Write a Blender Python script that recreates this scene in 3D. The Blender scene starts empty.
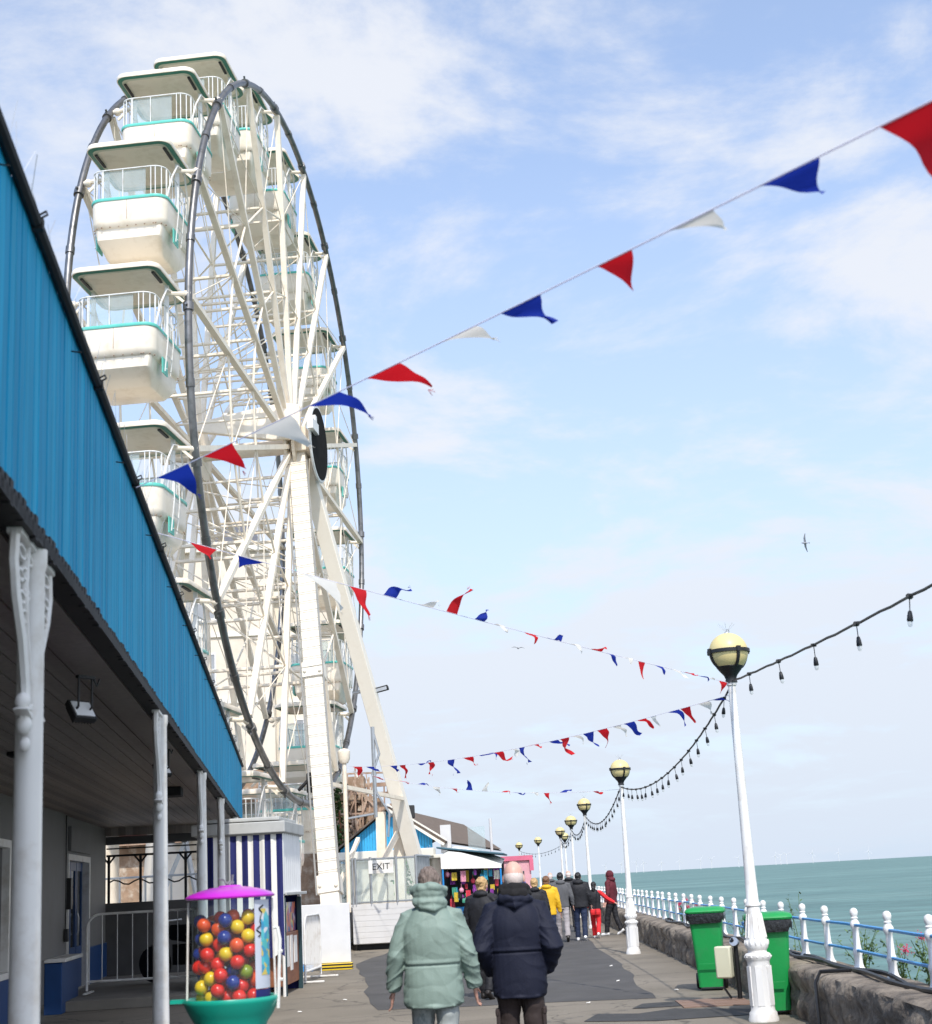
import bpy, math, random
from mathutils import Vector, Matrix, noise
rnd = random.Random(7)
R = math.radians; PI = math.pi
S = bpy.context.scene; COL = S.collection
V = Vector

# ------------------------------------------------------------------ materials
def mat(name, col, rough=0.6, var=0.12, scale=6.0, metal=0.0, bump=0.0, bscale=40.0, spec=0.5, coat=0.0, dirt=None, dirt_amt=0.0, dirt_scale=2.0, trans=0.0, alpha=1.0, ior=1.45, stretch=None):
    m = bpy.data.materials.new(name); m.use_nodes = True
    nt = m.node_tree; N = nt.nodes; L = nt.links
    b = N['Principled BSDF']
    b.inputs['Roughness'].default_value = rough
    b.inputs['Metallic'].default_value = metal
    b.inputs['Specular IOR Level'].default_value = spec
    b.inputs['Coat Weight'].default_value = coat
    b.inputs['Transmission Weight'].default_value = trans
    b.inputs['Alpha'].default_value = alpha
    b.inputs['IOR'].default_value = ior
    tc = N.new('ShaderNodeTexCoord'); vec = tc.outputs['Object']
    if stretch:
        mp = N.new('ShaderNodeMapping'); mp.inputs['Scale'].default_value = stretch
        L.new(vec, mp.inputs['Vector']); vec = mp.outputs['Vector']
    c = (*col, 1)
    out = None
    if var > 0:
        n = N.new('ShaderNodeTexNoise'); n.inputs['Scale'].default_value = scale; n.inputs['Detail'].default_value = 6
        L.new(vec, n.inputs['Vector'])
        r = N.new('ShaderNodeMapRange'); r.inputs[1].default_value = .25; r.inputs[2].default_value = .75
        r.inputs[3].default_value = 1 - var; r.inputs[4].default_value = 1 + var
        L.new(n.outputs['Fac'], r.inputs[0])
        mx = N.new('ShaderNodeMix'); mx.data_type = 'RGBA'; mx.blend_type = 'MULTIPLY'; mx.inputs[0].default_value = 1
        mx.inputs[6].default_value = c; L.new(r.outputs[0], mx.inputs[7]); out = mx.outputs[2]
    if dirt:
        n2 = N.new('ShaderNodeTexNoise'); n2.inputs['Scale'].default_value = dirt_scale; n2.inputs['Detail'].default_value = 8
        n2.inputs['Roughness'].default_value = .65
        L.new(vec, n2.inputs['Vector'])
        r2 = N.new('ShaderNodeMapRange'); r2.inputs[1].default_value = .5; r2.inputs[2].default_value = .72
        r2.inputs[3].default_value = 0; r2.inputs[4].default_value = dirt_amt
        L.new(n2.outputs['Fac'], r2.inputs[0])
        m2 = N.new('ShaderNodeMix'); m2.data_type = 'RGBA'
        L.new(r2.outputs[0], m2.inputs[0])
        if out: L.new(out, m2.inputs[6])
        else: m2.inputs[6].default_value = c
        m2.inputs[7].default_value = (*dirt, 1); out = m2.outputs[2]
    if out: L.new(out, b.inputs['Base Color'])
    else: b.inputs['Base Color'].default_value = c
    if bump > 0:
        n3 = N.new('ShaderNodeTexNoise'); n3.inputs['Scale'].default_value = bscale; n3.inputs['Detail'].default_value = 6
        L.new(vec, n3.inputs['Vector'])
        bp = N.new('ShaderNodeBump'); bp.inputs['Strength'].default_value = bump; bp.inputs['Distance'].default_value = .02
        L.new(n3.outputs['Fac'], bp.inputs['Height']); L.new(bp.outputs['Normal'], b.inputs['Normal'])
    return m
def glass(name, col=(.9,.95,.95), mixf=.25, rough=.05):
    # thin clear sheet: mostly lets light straight through, with a glossy film on it
    m = bpy.data.materials.new(name); m.use_nodes = True
    nt = m.node_tree; N = nt.nodes; L = nt.links
    for n in list(N): N.remove(n)
    o = N.new('ShaderNodeOutputMaterial'); t = N.new('ShaderNodeBsdfTransparent'); t.inputs[0].default_value = (*col,1)
    g = N.new('ShaderNodeBsdfPrincipled'); g.inputs['Base Color'].default_value = (.7,.75,.75,1); g.inputs['Roughness'].default_value = rough
    tc = N.new('ShaderNodeTexCoord'); n = N.new('ShaderNodeTexNoise'); n.inputs['Scale'].default_value = 3; n.inputs['Detail'].default_value = 5
    L.new(tc.outputs['Object'], n.inputs['Vector'])
    mr = N.new('ShaderNodeMapRange'); mr.inputs[3].default_value = mixf*.5; mr.inputs[4].default_value = mixf*1.5
    L.new(n.outputs['Fac'], mr.inputs[0])
    mx = N.new('ShaderNodeMixShader'); L.new(mr.outputs[0], mx.inputs[0]); L.new(t.outputs[0], mx.inputs[1]); L.new(g.outputs[0], mx.inputs[2])
    L.new(mx.outputs[0], o.inputs[0])
    return m

def thin(name, col, tr=.45, rough=.85, coat=0):
    # cloth or opal plastic that lets part of the light through
    m = mat(name, col, rough, .08, 8, coat=coat); N = m.node_tree.nodes; L = m.node_tree.links
    t = N.new('ShaderNodeBsdfTranslucent'); t.inputs[0].default_value = (*col,1); mx = N.new('ShaderNodeMixShader'); mx.inputs[0].default_value = tr
    L.new(N['Principled BSDF'].outputs[0], mx.inputs[1]); L.new(t.outputs[0], mx.inputs[2]); L.new(mx.outputs[0], N['Material Output'].inputs[0])
    return m
M = {}
M['white'] = mat('white_gloss_paint', (.77,.755,.72), .38, .05, 3, dirt=(.36,.27,.17), dirt_amt=.55, dirt_scale=3.4)
M['legwhite'] = mat('leg_white_paint', (.83,.76,.645), .45, .04, 1.5, dirt=(.50,.40,.27), dirt_amt=.18, dirt_scale=3)
M['wheelwhite'] = mat('wheel_white_paint', (.86,.755,.61), .45, .06, 1.5, dirt=(.42,.30,.17), dirt_amt=.38, dirt_scale=2.2)
M['gondola'] = mat('gondola_cream_fibreglass', (.86,.76,.62), .30, .03, 2, dirt=(.50,.38,.22), dirt_amt=.40, dirt_scale=2.5, coat=.3)
M['gonunder'] = mat('gondola_roof_lining', (.60,.60,.47), .55, .06, 3, dirt=(.32,.32,.22), dirt_amt=.4, dirt_scale=3)
M['teal'] = mat('teal_trim', (.12,.52,.43), .4, .06, 4)
M['deepgreen'] = mat('green_roof_trim', (.035,.20,.14), .4, .08, 4)
M['steel'] = mat('grey_rim_steel', (.20,.195,.19), .38, .15, 3, metal=.85, dirt=(.06,.06,.05), dirt_amt=.7, dirt_scale=4)
M['galv'] = mat('galvanised_steel', (.42,.43,.44), .4, .12, 8, metal=.8)
M['black'] = mat('black_plastic', (.012,.012,.013), .45, .1, 10)
M['blackm'] = mat('black_weathered_gutter', (.010,.010,.011), .7, .2, 6, dirt=(.04,.035,.03), dirt_amt=.4)
M['darkint'] = mat('dark_panel', (.03,.03,.032), .7, .15, 4)
M['cream'] = mat('cream_render', (.70,.62,.50), .85, .06, .5, dirt=(.40,.31,.21), dirt_amt=.45, dirt_scale=.35, bump=.1)
M['creamtrim'] = mat('cream_wood_trim', (.72,.68,.58), .6, .06, 2)
M['bluepaint'] = mat('blue_dark_paint', (.008,.055,.19), .4, .1, 3)
M['bluegable'] = mat('bright_blue_boarding', (.03,.31,.56), .6, .12, 3)
M['brownroof'] = mat('brown_roof_felt', (.14,.105,.08), .9, .2, 4, bump=.3)
M['slate'] = mat('grey_slate', (.12,.12,.13), .8, .15, 3)
M['rust'] = mat('rusty_steelwork', (.34,.22,.15), .9, .35, 3, dirt=(.5,.42,.33), dirt_amt=.9, dirt_scale=3)
M['brick'] = mat('weathered_masonry', (.30,.20,.13), .95, .3, 3, dirt=(.60,.53,.43), dirt_amt=.9, dirt_scale=2.2, bump=.5, bscale=8)
M['red'] = thin('red_cloth', (.66,.012,.02)); M['blue'] = thin('blue_cloth', (.016,.04,.36)); M['clothwhite'] = thin('white_cloth', (.80,.77,.70))
M['tape'] = thin('string_tape', (.86,.83,.90))
M['binGreen'] = mat('green_bin_plastic', (.008,.27,.06), .45, .10, 3, bump=.08, dirt=(.05,.20,.08), dirt_amt=.5, dirt_scale=4)
M['boxcream'] = mat('cream_plastic', (.60,.58,.42), .45, .05, 4)
M['boxblue'] = mat('blue_plastic', (.02,.25,.62), .4, .05, 4)
M['magenta'] = mat('magenta_plastic', (.50,.02,.52), .3, .06, 3, coat=.4)
M['tealplastic'] = mat('teal_plastic', (.01,.36,.26), .3, .05, 3, coat=.3)
M['railblue'] = mat('blue_rail_paint', (.05,.30,.62), .4, .1, 4)
M['globe'] = mat('cream_lamp_globe', (.66,.54,.25), .4, 0)
M['glassclear'] = glass('clear_acrylic', mixf=.045)
M['glassgond'] = glass('gondola_screen', mixf=.22)
M['glassbooth'] = glass('booth_screen', mixf=.18)
M['curtain'] = mat('curtained_window', (.30,.31,.32), .15, .2, 1)
M['glassdark'] = mat('dark_window_glass', (.02,.025,.03), .06, 0, spec=.8)
M['bulb'] = glass('clear_bulb', (.98,.97,.95), .35)
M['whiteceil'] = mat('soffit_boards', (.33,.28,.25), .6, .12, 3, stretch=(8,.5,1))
M['wallwhite'] = mat('white_wall_paint', (.62,.61,.60), .6, .06, 1.5, dirt=(.4,.36,.3), dirt_amt=.3)
M['porchshade'] = mat('porch_wall_shaded_white', (.18,.175,.17), .6, .08, 1.5, dirt=(.14,.13,.11), dirt_amt=.3)  # white wall paint with the porch's deep shade put into its colour
M['wood'] = mat('brown_cabinet_wood', (.27,.10,.045), .5, .25, 3, stretch=(1,1,6))
M['navystripe'] = mat('navy_canvas', (.012,.016,.12), .8, .08, 5)
M['whitecanvas'] = mat('white_canvas', (.80,.78,.73), .85, .05, 3)
M['pvc'] = mat('white_pvc_curtain', (.72,.72,.72), .5, .06, 4)
M['greyroof'] = mat('grey_fibreglass_roof', (.46,.46,.44), .6, .08, 3, dirt=(.25,.24,.22), dirt_amt=.4)
M['yellow'] = mat('yellow_paint', (.72,.50,.02), .5, .1, 4)
M['ivy'] = mat('ivy_leaf', (.045,.085,.02), .6, .4, 4)
M['leaf'] = mat('plant_leaf', (.10,.16,.045), .55, .35, 12)
M['pink'] = mat('pink_flower', (.62,.05,.13), .6, .2, 20)
M['skin'] = mat('skin', (.56,.31,.235), .5, .08, 30)
M['skinred'] = mat('skin_pink_scalp', (.64,.37,.29), .45, .08, 25)
M['hairgrey'] = mat('grey_brown_hair', (.17,.13,.11), .7, .5, 30, stretch=(3,3,1))
M['hairwhite'] = mat('short_white_hair', (.68,.57,.52), .7, .12, 60)
M['hairblack'] = mat('black_hair', (.012,.010,.010), .5, .3, 30)
M['hairblond'] = mat('blond_hair', (.45,.29,.13), .6, .35, 30)
M['hairbrown'] = mat('brown_hair', (.16,.075,.035), .6, .35, 30)
M['eye'] = mat('eye_white', (.8,.8,.78), .2, 0)
M['shoe'] = mat('dark_leather', (.025,.02,.018), .5, .2, 10)
M['trainer'] = mat('white_trainer', (.8,.8,.8), .5, .05, 10)

def striped(name, a, b, period, axis, duty=.5, rough=.8):
    m = bpy.data.materials.new(name); m.use_nodes = True
    N = m.node_tree.nodes; L = m.node_tree.links; p = N['Principled BSDF']; p.inputs['Roughness'].default_value = rough
    tc = N.new('ShaderNodeTexCoord'); sx = N.new('ShaderNodeSeparateXYZ'); L.new(tc.outputs['Object'], sx.inputs[0])
    d = N.new('ShaderNodeMath'); d.operation = 'DIVIDE'; L.new(sx.outputs[axis], d.inputs[0]); d.inputs[1].default_value = period
    f = N.new('ShaderNodeMath'); f.operation = 'FRACT'; L.new(d.outputs[0], f.inputs[0])
    g = N.new('ShaderNodeMath'); g.operation = 'GREATER_THAN'; L.new(f.outputs[0], g.inputs[0]); g.inputs[1].default_value = duty
    mx = N.new('ShaderNodeMix'); mx.data_type = 'RGBA'; L.new(g.outputs[0], mx.inputs[0]); mx.inputs[6].default_value = (*a,1); mx.inputs[7].default_value = (*b,1)
    n = N.new('ShaderNodeTexNoise'); n.inputs['Scale'].default_value = 3; n.inputs['Detail'].default_value = 5; L.new(tc.outputs['Object'], n.inputs['Vector'])
    mr = N.new('ShaderNodeMapRange'); mr.inputs[3].default_value = .82; mr.inputs[4].default_value = 1.12; L.new(n.outputs['Fac'], mr.inputs[0])
    mu = N.new('ShaderNodeMix'); mu.data_type = 'RGBA'; mu.blend_type = 'MULTIPLY'; mu.inputs[0].default_value = 1
    L.new(mx.outputs[2], mu.inputs[6]); L.new(mr.outputs[0], mu.inputs[7]); L.new(mu.outputs[2], p.inputs['Base Color'])
    return m
def planks(name, c1, c2, width, axis=1, rough=.5, dirt=None, dirt_amt=.3):
    # painted boards: every board its own slight tint, streaked along its length
    m = bpy.data.materials.new(name); m.use_nodes = True
    N = m.node_tree.nodes; L = m.node_tree.links; p = N['Principled BSDF']; p.inputs['Roughness'].default_value = rough
    tc = N.new('ShaderNodeTexCoord'); sx = N.new('ShaderNodeSeparateXYZ'); L.new(tc.outputs['Object'], sx.inputs[0])
    d = N.new('ShaderNodeMath'); d.operation = 'DIVIDE'; L.new(sx.outputs[axis], d.inputs[0]); d.inputs[1].default_value = width
    f = N.new('ShaderNodeMath'); f.operation = 'FLOOR'; L.new(d.outputs[0], f.inputs[0])
    w = N.new('ShaderNodeTexWhiteNoise'); w.noise_dimensions = '1D'; L.new(f.outputs[0], w.inputs['W'])
    mx = N.new('ShaderNodeMix'); mx.data_type = 'RGBA'; L.new(w.outputs['Value'], mx.inputs[0]); mx.inputs[6].default_value = (*c1,1); mx.inputs[7].default_value = (*c2,1)
    mp = N.new('ShaderNodeMapping'); mp.inputs['Scale'].default_value = (10,10,.7) ; L.new(tc.outputs['Object'], mp.inputs['Vector'])
    n = N.new('ShaderNodeTexNoise'); n.inputs['Scale'].default_value = 2; n.inputs['Detail'].default_value = 6; L.new(mp.outputs['Vector'], n.inputs['Vector'])
    mr = N.new('ShaderNodeMapRange'); mr.inputs[1].default_value = .3; mr.inputs[2].default_value = .7; mr.inputs[3].default_value = .85; mr.inputs[4].default_value = 1.15; L.new(n.outputs['Fac'], mr.inputs[0])
    mu = N.new('ShaderNodeMix'); mu.data_type = 'RGBA'; mu.blend_type = 'MULTIPLY'; mu.inputs[0].default_value = 1
    L.new(mx.outputs[2], mu.inputs[6]); L.new(mr.outputs[0], mu.inputs[7])
    out = mu.outputs[2]
    if dirt:
        n2 = N.new('ShaderNodeTexNoise'); n2.inputs['Scale'].default_value = 1.2; n2.inputs['Detail'].default_value = 9; n2.inputs['Roughness'].default_value = .7
        L.new(mp.outputs['Vector'], n2.inputs['Vector'])
        r2 = N.new('ShaderNodeMapRange'); r2.inputs[1].default_value = .55; r2.inputs[2].default_value = .75; r2.inputs[4].default_value = dirt_amt
        L.new(n2.outputs['Fac'], r2.inputs[0])
        m2 = N.new('ShaderNodeMix'); m2.data_type = 'RGBA'; L.new(r2.outputs[0], m2.inputs[0]); L.new(out, m2.inputs[6]); m2.inputs[7].default_value = (*dirt,1); out = m2.outputs[2]
    L.new(out, p.inputs['Base Color'])
    return m
M['fascia'] = planks('blue_painted_boards', (.0015,.245,.455), (.005,.345,.58), .115, 1, .42, dirt=(.05,.38,.52), dirt_amt=.4)
M['fascia'].node_tree.nodes['Principled BSDF'].inputs['Specular IOR Level'].default_value = .15; M['fascia'].node_tree.nodes['Principled BSDF'].inputs['Roughness'].default_value = .65
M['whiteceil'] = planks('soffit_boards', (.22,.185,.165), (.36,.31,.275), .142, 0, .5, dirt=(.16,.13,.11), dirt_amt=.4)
M['stripe'] = striped('navy_white_striped_canvas', (.80,.78,.73), (.012,.016,.12), .185, 0, .46)

# ------------------------------------------------------------------ mesh builder
def frames(pts):
    pts = [V(p) for p in pts]; T = []
    for i in range(len(pts)):
        a = pts[max(i-1,0)]; b = pts[min(i+1,len(pts)-1)]
        T.append((b-a).normalized())
    up = V((0,0,1)) if abs(T[0].z) < .95 else V((1,0,0))
    u = (up - T[0]*up.dot(T[0])).normalized(); out = []
    for t in T:
        u = (u - t*u.dot(t))
        u = u.normalized() if u.length > 1e-6 else t.orthogonal().normalized()
        out.append((t, u, t.cross(u)))
    return pts, out
class MB:
    def __init__(s): s.v = []; s.f = []; s.m = []
    def add(s, vs, fs, mi=0):
        o = len(s.v); s.v += [tuple(x) for x in vs]; s.f += [tuple(i+o for i in f) for f in fs]; s.m += [mi]*len(fs)
    def box(s, c, d, rot=None, mi=0):
        c = V(c); vs = []
        for z in (-.5,.5):
            for y in (-.5,.5):
                for x in (-.5,.5):
                    p = V((x*d[0],y*d[1],z*d[2]))
                    if rot is not None: p = rot @ p
                    vs.append(c+p)
        s.add(vs, [(0,2,3,1),(4,5,7,6),(0,1,5,4),(2,6,7,3),(0,4,6,2),(1,3,7,5)], mi)
    def bb(s, x0,x1,y0,y1,z0,z1, mi=0): s.box(((x0+x1)/2,(y0+y1)/2,(z0+z1)/2),(x1-x0,y1-y0,z1-z0),mi=mi)
    def bar(s, p, q, w, h=None, up=(0,0,1), mi=0):
        p, q = V(p), V(q); t = (q-p).normalized(); up = V(up)
        if abs(t.dot(up)) > .98: up = V((1,0,0))
        a = t.cross(up).normalized(); b = a.cross(t); h = h or w; vs = []
        for e in (p,q):
            for i,j in ((-1,-1),(1,-1),(1,1),(-1,1)): vs.append(e + a*i*w/2 + b*j*h/2)
        s.add(vs, [(0,1,2,3),(7,6,5,4),(0,4,5,1),(1,5,6,2),(2,6,7,3),(3,7,4,0)], mi)
    def tube(s, pts, r, n=8, mi=0, closed=False, ell=1.0):
        pts, fr = frames(pts); k = len(pts); vs = []
        for i in range(k):
            t,u,w = fr[i]
            if closed and i in (0,): pass
            ri = r[i] if isinstance(r,(list,tuple)) else r
            for j in range(n):
                a = 2*PI*j/n; vs.append(pts[i] + u*math.cos(a)*ri + w*math.sin(a)*ri*ell)
        fs = []
        for i in range(k-1):
            for j in range(n):
                fs.append((i*n+j, i*n+(j+1)%n, (i+1)*n+(j+1)%n, (i+1)*n+j))
        if not closed: fs += [tuple(range(n-1,-1,-1)), tuple((k-1)*n+j for j in range(n))]
        s.add(vs, fs, mi)
    def lathe(s, prof, o=(0,0,0), n=24, mi=0, rot=None, sx=1, sy=1):
        o = V(o); vs = []; k = len(prof)
        for r,z in prof:
            for j in range(n):
                a = 2*PI*j/n; p = V((r*math.cos(a)*sx, r*math.sin(a)*sy, z))
                vs.append(o + (rot @ p if rot is not None else p))
        fs = []
        for i in range(k-1):
            for j in range(n): fs.append((i*n+j, i*n+(j+1)%n, (i+1)*n+(j+1)%n, (i+1)*n+j))
        if prof[0][0] > 1e-5: fs.append(tuple(range(n-1,-1,-1)))
        if prof[-1][0] > 1e-5: fs.append(tuple((k-1)*n+j for j in range(n)))
        s.add(vs, fs, mi)
    def sphere(s, c, r, nu=16, nv=10, mi=0, rot=None):
        if not isinstance(r,(tuple,list)): r = (r,r,r)
        c = V(c); vs = []
        for i in range(1,nv):
            t = PI*i/nv
            for j in range(nu):
                a = 2*PI*j/nu; p = V((r[0]*math.sin(t)*math.cos(a), r[1]*math.sin(t)*math.sin(a), r[2]*math.cos(t)))
                vs.append(c + (rot@p if rot is not None else p))
        tp = len(vs); p = V((0,0,r[2])); p = rot@p if rot is not None else p
        vs += [c+p, c-p]; fs = []
        for i in range(nv-2):
            for j in range(nu): fs.append((i*nu+j, (i+1)*nu+j, (i+1)*nu+(j+1)%nu, i*nu+(j+1)%nu))
        for j in range(nu):
            fs.append((tp, j, (j+1)%nu)); b = (nv-2)*nu; fs.append((tp+1, b+(j+1)%nu, b+j))
        s.add(vs, fs, mi)
    def prism(s, poly, t0, t1, ax='y', mi=0, fn=None):
        # polygon in a plane, pushed along the third axis
        mk = {'y': lambda a,b,t: V((a,t,b)), 'x': lambda a,b,t: V((t,a,b)), 'z': lambda a,b,t: V((a,b,t))}[ax]
        n = len(poly); vs = [mk(a,b,t0) for a,b in poly] + [mk(a,b,t1) for a,b in poly]
        fs = [tuple(range(n)), tuple(range(2*n-1,n-1,-1))] + [(i,i+n,(i+1)%n+n,(i+1)%n) for i in range(n)]
        if fn: vs = [fn(v) for v in vs]
        s.add(vs, fs, mi)
    def loft(s, rings, mi=0, n=20):
        # rings: (centre, rx, ry) lying flat; closed shell
        vs = []; k = len(rings)
        for c,rx,ry in rings:
            for j in range(n):
                a = 2*PI*j/n; ca, sa = math.cos(a), math.sin(a)
                e = .85
                vs.append(V(c) + V((rx*math.copysign(abs(ca)**e,ca), ry*math.copysign(abs(sa)**e,sa), 0)))
        fs = []
        for i in range(k-1):
            for j in range(n): fs.append((i*n+j, i*n+(j+1)%n, (i+1)*n+(j+1)%n, (i+1)*n+j))
        fs += [tuple(range(n-1,-1,-1)), tuple((k-1)*n+j for j in range(n))]
        s.add(vs, fs, mi)
    def build(s, name, mats, parent=None, smooth=40, bevel=0, fixn=True):
        me = bpy.data.meshes.new(name); me.from_pydata(s.v, [], s.f)
        if not isinstance(mats,(list,tuple)): mats = [mats]
        for m in mats: me.materials.append(m)
        if len(mats) > 1: me.polygons.foreach_set('material_index', s.m)
        if fixn:
            import bmesh
            bm = bmesh.new(); bm.from_mesh(me); bmesh.ops.recalc_face_normals(bm, faces=bm.faces); bm.to_mesh(me); bm.free()
        if smooth:
            me.polygons.foreach_set('use_smooth', [True]*len(me.polygons))
            if smooth < 170: me.set_sharp_from_angle(angle=R(smooth))
        me.update()
        o = bpy.data.objects.new(name, me); COL.objects.link(o)
        if parent: o.parent = parent
        if bevel:
            b = o.modifiers.new('bevel','BEVEL'); b.width = bevel; b.segments = 2; b.limit_method = 'ANGLE'; b.angle_limit = R(40)
        return o
def thing(name, label, cat, loc=(0,0,0), rz=0, group=None):
    o = bpy.data.objects.new(name, None); COL.objects.link(o); o.empty_display_size = .2
    o.location = loc; o.rotation_euler = (0,0,rz); tag(o, label, cat, group); return o
def tag(o, label, cat=None, group=None):
    o['label'] = label
    if cat: o['category'] = cat
    if group: o['group'] = group
    return o
def struct(o): o['kind'] = 'structure'; return o
def dup(o, parent=None):
    c = o.copy(); COL.objects.link(c)
    if parent: c.parent = parent
    for ch in list(o.children): dup(ch, c)
    return c
def rrect(w, d, r, n=5):
    # rounded rectangle outline
    pts = []
    for cx,cy,a0 in ((w/2-r,d/2-r,0),(-w/2+r,d/2-r,90),(-w/2+r,-d/2+r,180),(w/2-r,-d/2+r,270)):
        for i in range(n+1):
            a = R(a0+90*i/n); pts.append((cx+r*math.cos(a), cy+r*math.sin(a)))
    return pts
def rings(mb, outlines, mi=0, cap0=True, cap1=True):
    # stack of equal-count outlines [(pts2d, z)]
    n = len(outlines[0][0]); vs = []; fs = []
    for pts,z in outlines: vs += [V((x,y,z)) for x,y in pts]
    for i in range(len(outlines)-1):
        for j in range(n): fs.append((i*n+j, i*n+(j+1)%n, (i+1)*n+(j+1)%n, (i+1)*n+j))
    if cap0: fs.append(tuple(range(n-1,-1,-1)))
    if cap1: fs.append(tuple((len(outlines)-1)*n+j for j in range(n)))
    mb.add(vs, fs, mi)
FONT = None
def text_mesh(s, size, depth, m, name, parent, mtx):
    cu = bpy.data.curves.new(name, 'FONT'); cu.body = s; cu.size = size; cu.extrude = depth; cu.align_x = 'CENTER'; cu.align_y = 'CENTER'
    tmp = bpy.data.objects.new('tmp_text', cu); COL.objects.link(tmp)
    dg = bpy.context.evaluated_depsgraph_get(); me = bpy.data.meshes.new_from_object(tmp.evaluated_get(dg))
    bpy.data.objects.remove(tmp); bpy.data.curves.remove(cu)
    me.transform(mtx); me.materials.clear(); me.materials.append(m)
    o = bpy.data.objects.new(name, me); COL.objects.link(o); o.parent = parent; return o
# ------------------------------------------------------------------ camera, world, sun
cam = bpy.data.cameras.new('camera'); co = bpy.data.objects.new('camera', cam); COL.objects.link(co); S.camera = co
yaw, pitch, roll, F = 0.016847989856306186, 0.24415303880260628, -0.055002971405918095, 1480.0
fw = V((-math.sin(yaw)*math.cos(pitch), math.cos(yaw)*math.cos(pitch), math.sin(pitch))); rt0 = V((math.cos(yaw), math.sin(yaw), 0)); up0 = rt0.cross(fw)
rt = rt0*math.cos(roll)+up0*math.sin(roll); up = -rt0*math.sin(roll)+up0*math.cos(roll)
mw = Matrix((rt, up, -fw)).transposed().to_4x4(); mw.translation = (0,0,1.6); co.matrix_world = mw
cam.sensor_fit = 'VERTICAL'; cam.sensor_height = 36; cam.lens = F*36/1024; cam.clip_start = .1; cam.clip_end = 60000
cam.dof.use_dof = True; cam.dof.focus_distance = 32; cam.dof.aperture_fstop = 5.0
def at(px, py, Y):
    d = rt*((px-466)/F) - up*((py-512)/F) + fw
    return V((0,0,1.6)) + d*(Y/d.y)

w = bpy.data.worlds.new('World'); S.world = w; w.use_nodes = True
N = w.node_tree.nodes; L = w.node_tree.links; bg = N['Background']
SUN_EL = 50
sky = N.new('ShaderNodeTexSky'); sky.sky_type = 'NISHITA'; sky.sun_disc = False; sky.sun_elevation = R(SUN_EL); sky.sun_rotation = R(171.5)
sky.air_density = 1.0; sky.dust_density = .25; sky.ozone_density = 1.5
tc = N.new('ShaderNodeTexCoord'); sx = N.new('ShaderNodeSeparateXYZ'); L.new(tc.outputs['Generated'], sx.inputs[0])
def mth(op, a, b=None, clamp=False):
    n = N.new('ShaderNodeMath'); n.operation = op; n.use_clamp = clamp
    for i,x in enumerate((a,b)):
        if x is None: continue
        if isinstance(x,(int,float)): n.inputs[i].default_value = x
        else: L.new(x, n.inputs[i])
    return n.outputs[0]
# clouds on a flat layer: the view direction divided by its height
zc = mth('ADD', mth('MAXIMUM', sx.outputs[2], 0), .16)
cx = mth('DIVIDE', sx.outputs[0], zc); cy = mth('DIVIDE', sx.outputs[1], zc)
cv = N.new('ShaderNodeCombineXYZ'); L.new(cx, cv.inputs[0]); L.new(cy, cv.inputs[1]); cv.inputs[2].default_value = 6.6
n1 = N.new('ShaderNodeTexNoise'); n1.inputs['Scale'].default_value = 1.9; n1.inputs['Detail'].default_value = 9; n1.inputs['Roughness'].default_value = .62; n1.inputs['Distortion'].default_value = .25
L.new(cv.outputs[0], n1.inputs['Vector'])
n2 = N.new('ShaderNodeTexNoise'); n2.inputs['Scale'].default_value = .42; n2.inputs['Detail'].default_value = 3
mpv = N.new('ShaderNodeVectorMath'); mpv.operation = 'ADD'; mpv.inputs[1].default_value = (5.3,2.1,0); L.new(cv.outputs[0], mpv.inputs[0]); L.new(mpv.outputs[0], n2.inputs['Vector'])
# more cover low over the sea than high up
low = N.new('ShaderNodeMapRange'); low.inputs[1].default_value = .02; low.inputs[2].default_value = .50; low.inputs[3].default_value = .11; low.inputs[4].default_value = -.005
L.new(sx.outputs[2], low.inputs[0])
# the bank of cloud stands over the sea, to the right
side = mth('MULTIPLY', sx.outputs[0], .11)
dens = mth('ADD', mth('ADD', mth('MULTIPLY', n1.outputs['Fac'], .86), mth('MULTIPLY', n2.outputs['Fac'], .30)), mth('ADD', low.outputs[0], side))
cf = N.new('ShaderNodeMapRange'); cf.interpolation_type = 'SMOOTHSTEP'; cf.inputs[1].default_value = .55; cf.inputs[2].default_value = .71; cf.inputs[3].default_value = 0; cf.inputs[4].default_value = .92
L.new(dens, cf.inputs[0])
mix = N.new('ShaderNodeMix'); mix.data_type = 'RGBA'; L.new(cf.outputs[0], mix.inputs[0])
tint = N.new('ShaderNodeMix'); tint.data_type = 'RGBA'; tint.blend_type = 'MULTIPLY'; tint.inputs[0].default_value = 1; L.new(sky.outputs[0], tint.inputs[6]); tint.inputs[7].default_value = (1.0,.93,.93,1); veil = N.new('ShaderNodeMix'); veil.data_type = 'RGBA'; vf = N.new('ShaderNodeMapRange'); vf.inputs[1].default_value = .0; vf.inputs[2].default_value = .48; vf.inputs[3].default_value = .98; vf.inputs[4].default_value = .25; L.new(sx.outputs[2], vf.inputs[0]); L.new(vf.outputs[0], veil.inputs[0]); L.new(tint.outputs[2], veil.inputs[6]); veil.inputs[7].default_value = (2.1,2.5,3.05,1)
L.new(veil.outputs[2], mix.inputs[6])
ccol = N.new('ShaderNodeMix'); ccol.data_type = 'RGBA'; L.new(n2.outputs['Fac'], ccol.inputs[0]); ccol.inputs[6].default_value = (2.75,2.90,3.2,1); ccol.inputs[7].default_value = (3.1,3.15,3.3,1)
hz = N.new('ShaderNodeMapRange'); hz.inputs[1].default_value = .0; hz.inputs[2].default_value = .26; hz.inputs[3].default_value = .72; hz.inputs[4].default_value = 0; L.new(sx.outputs[2], hz.inputs[0])
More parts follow.
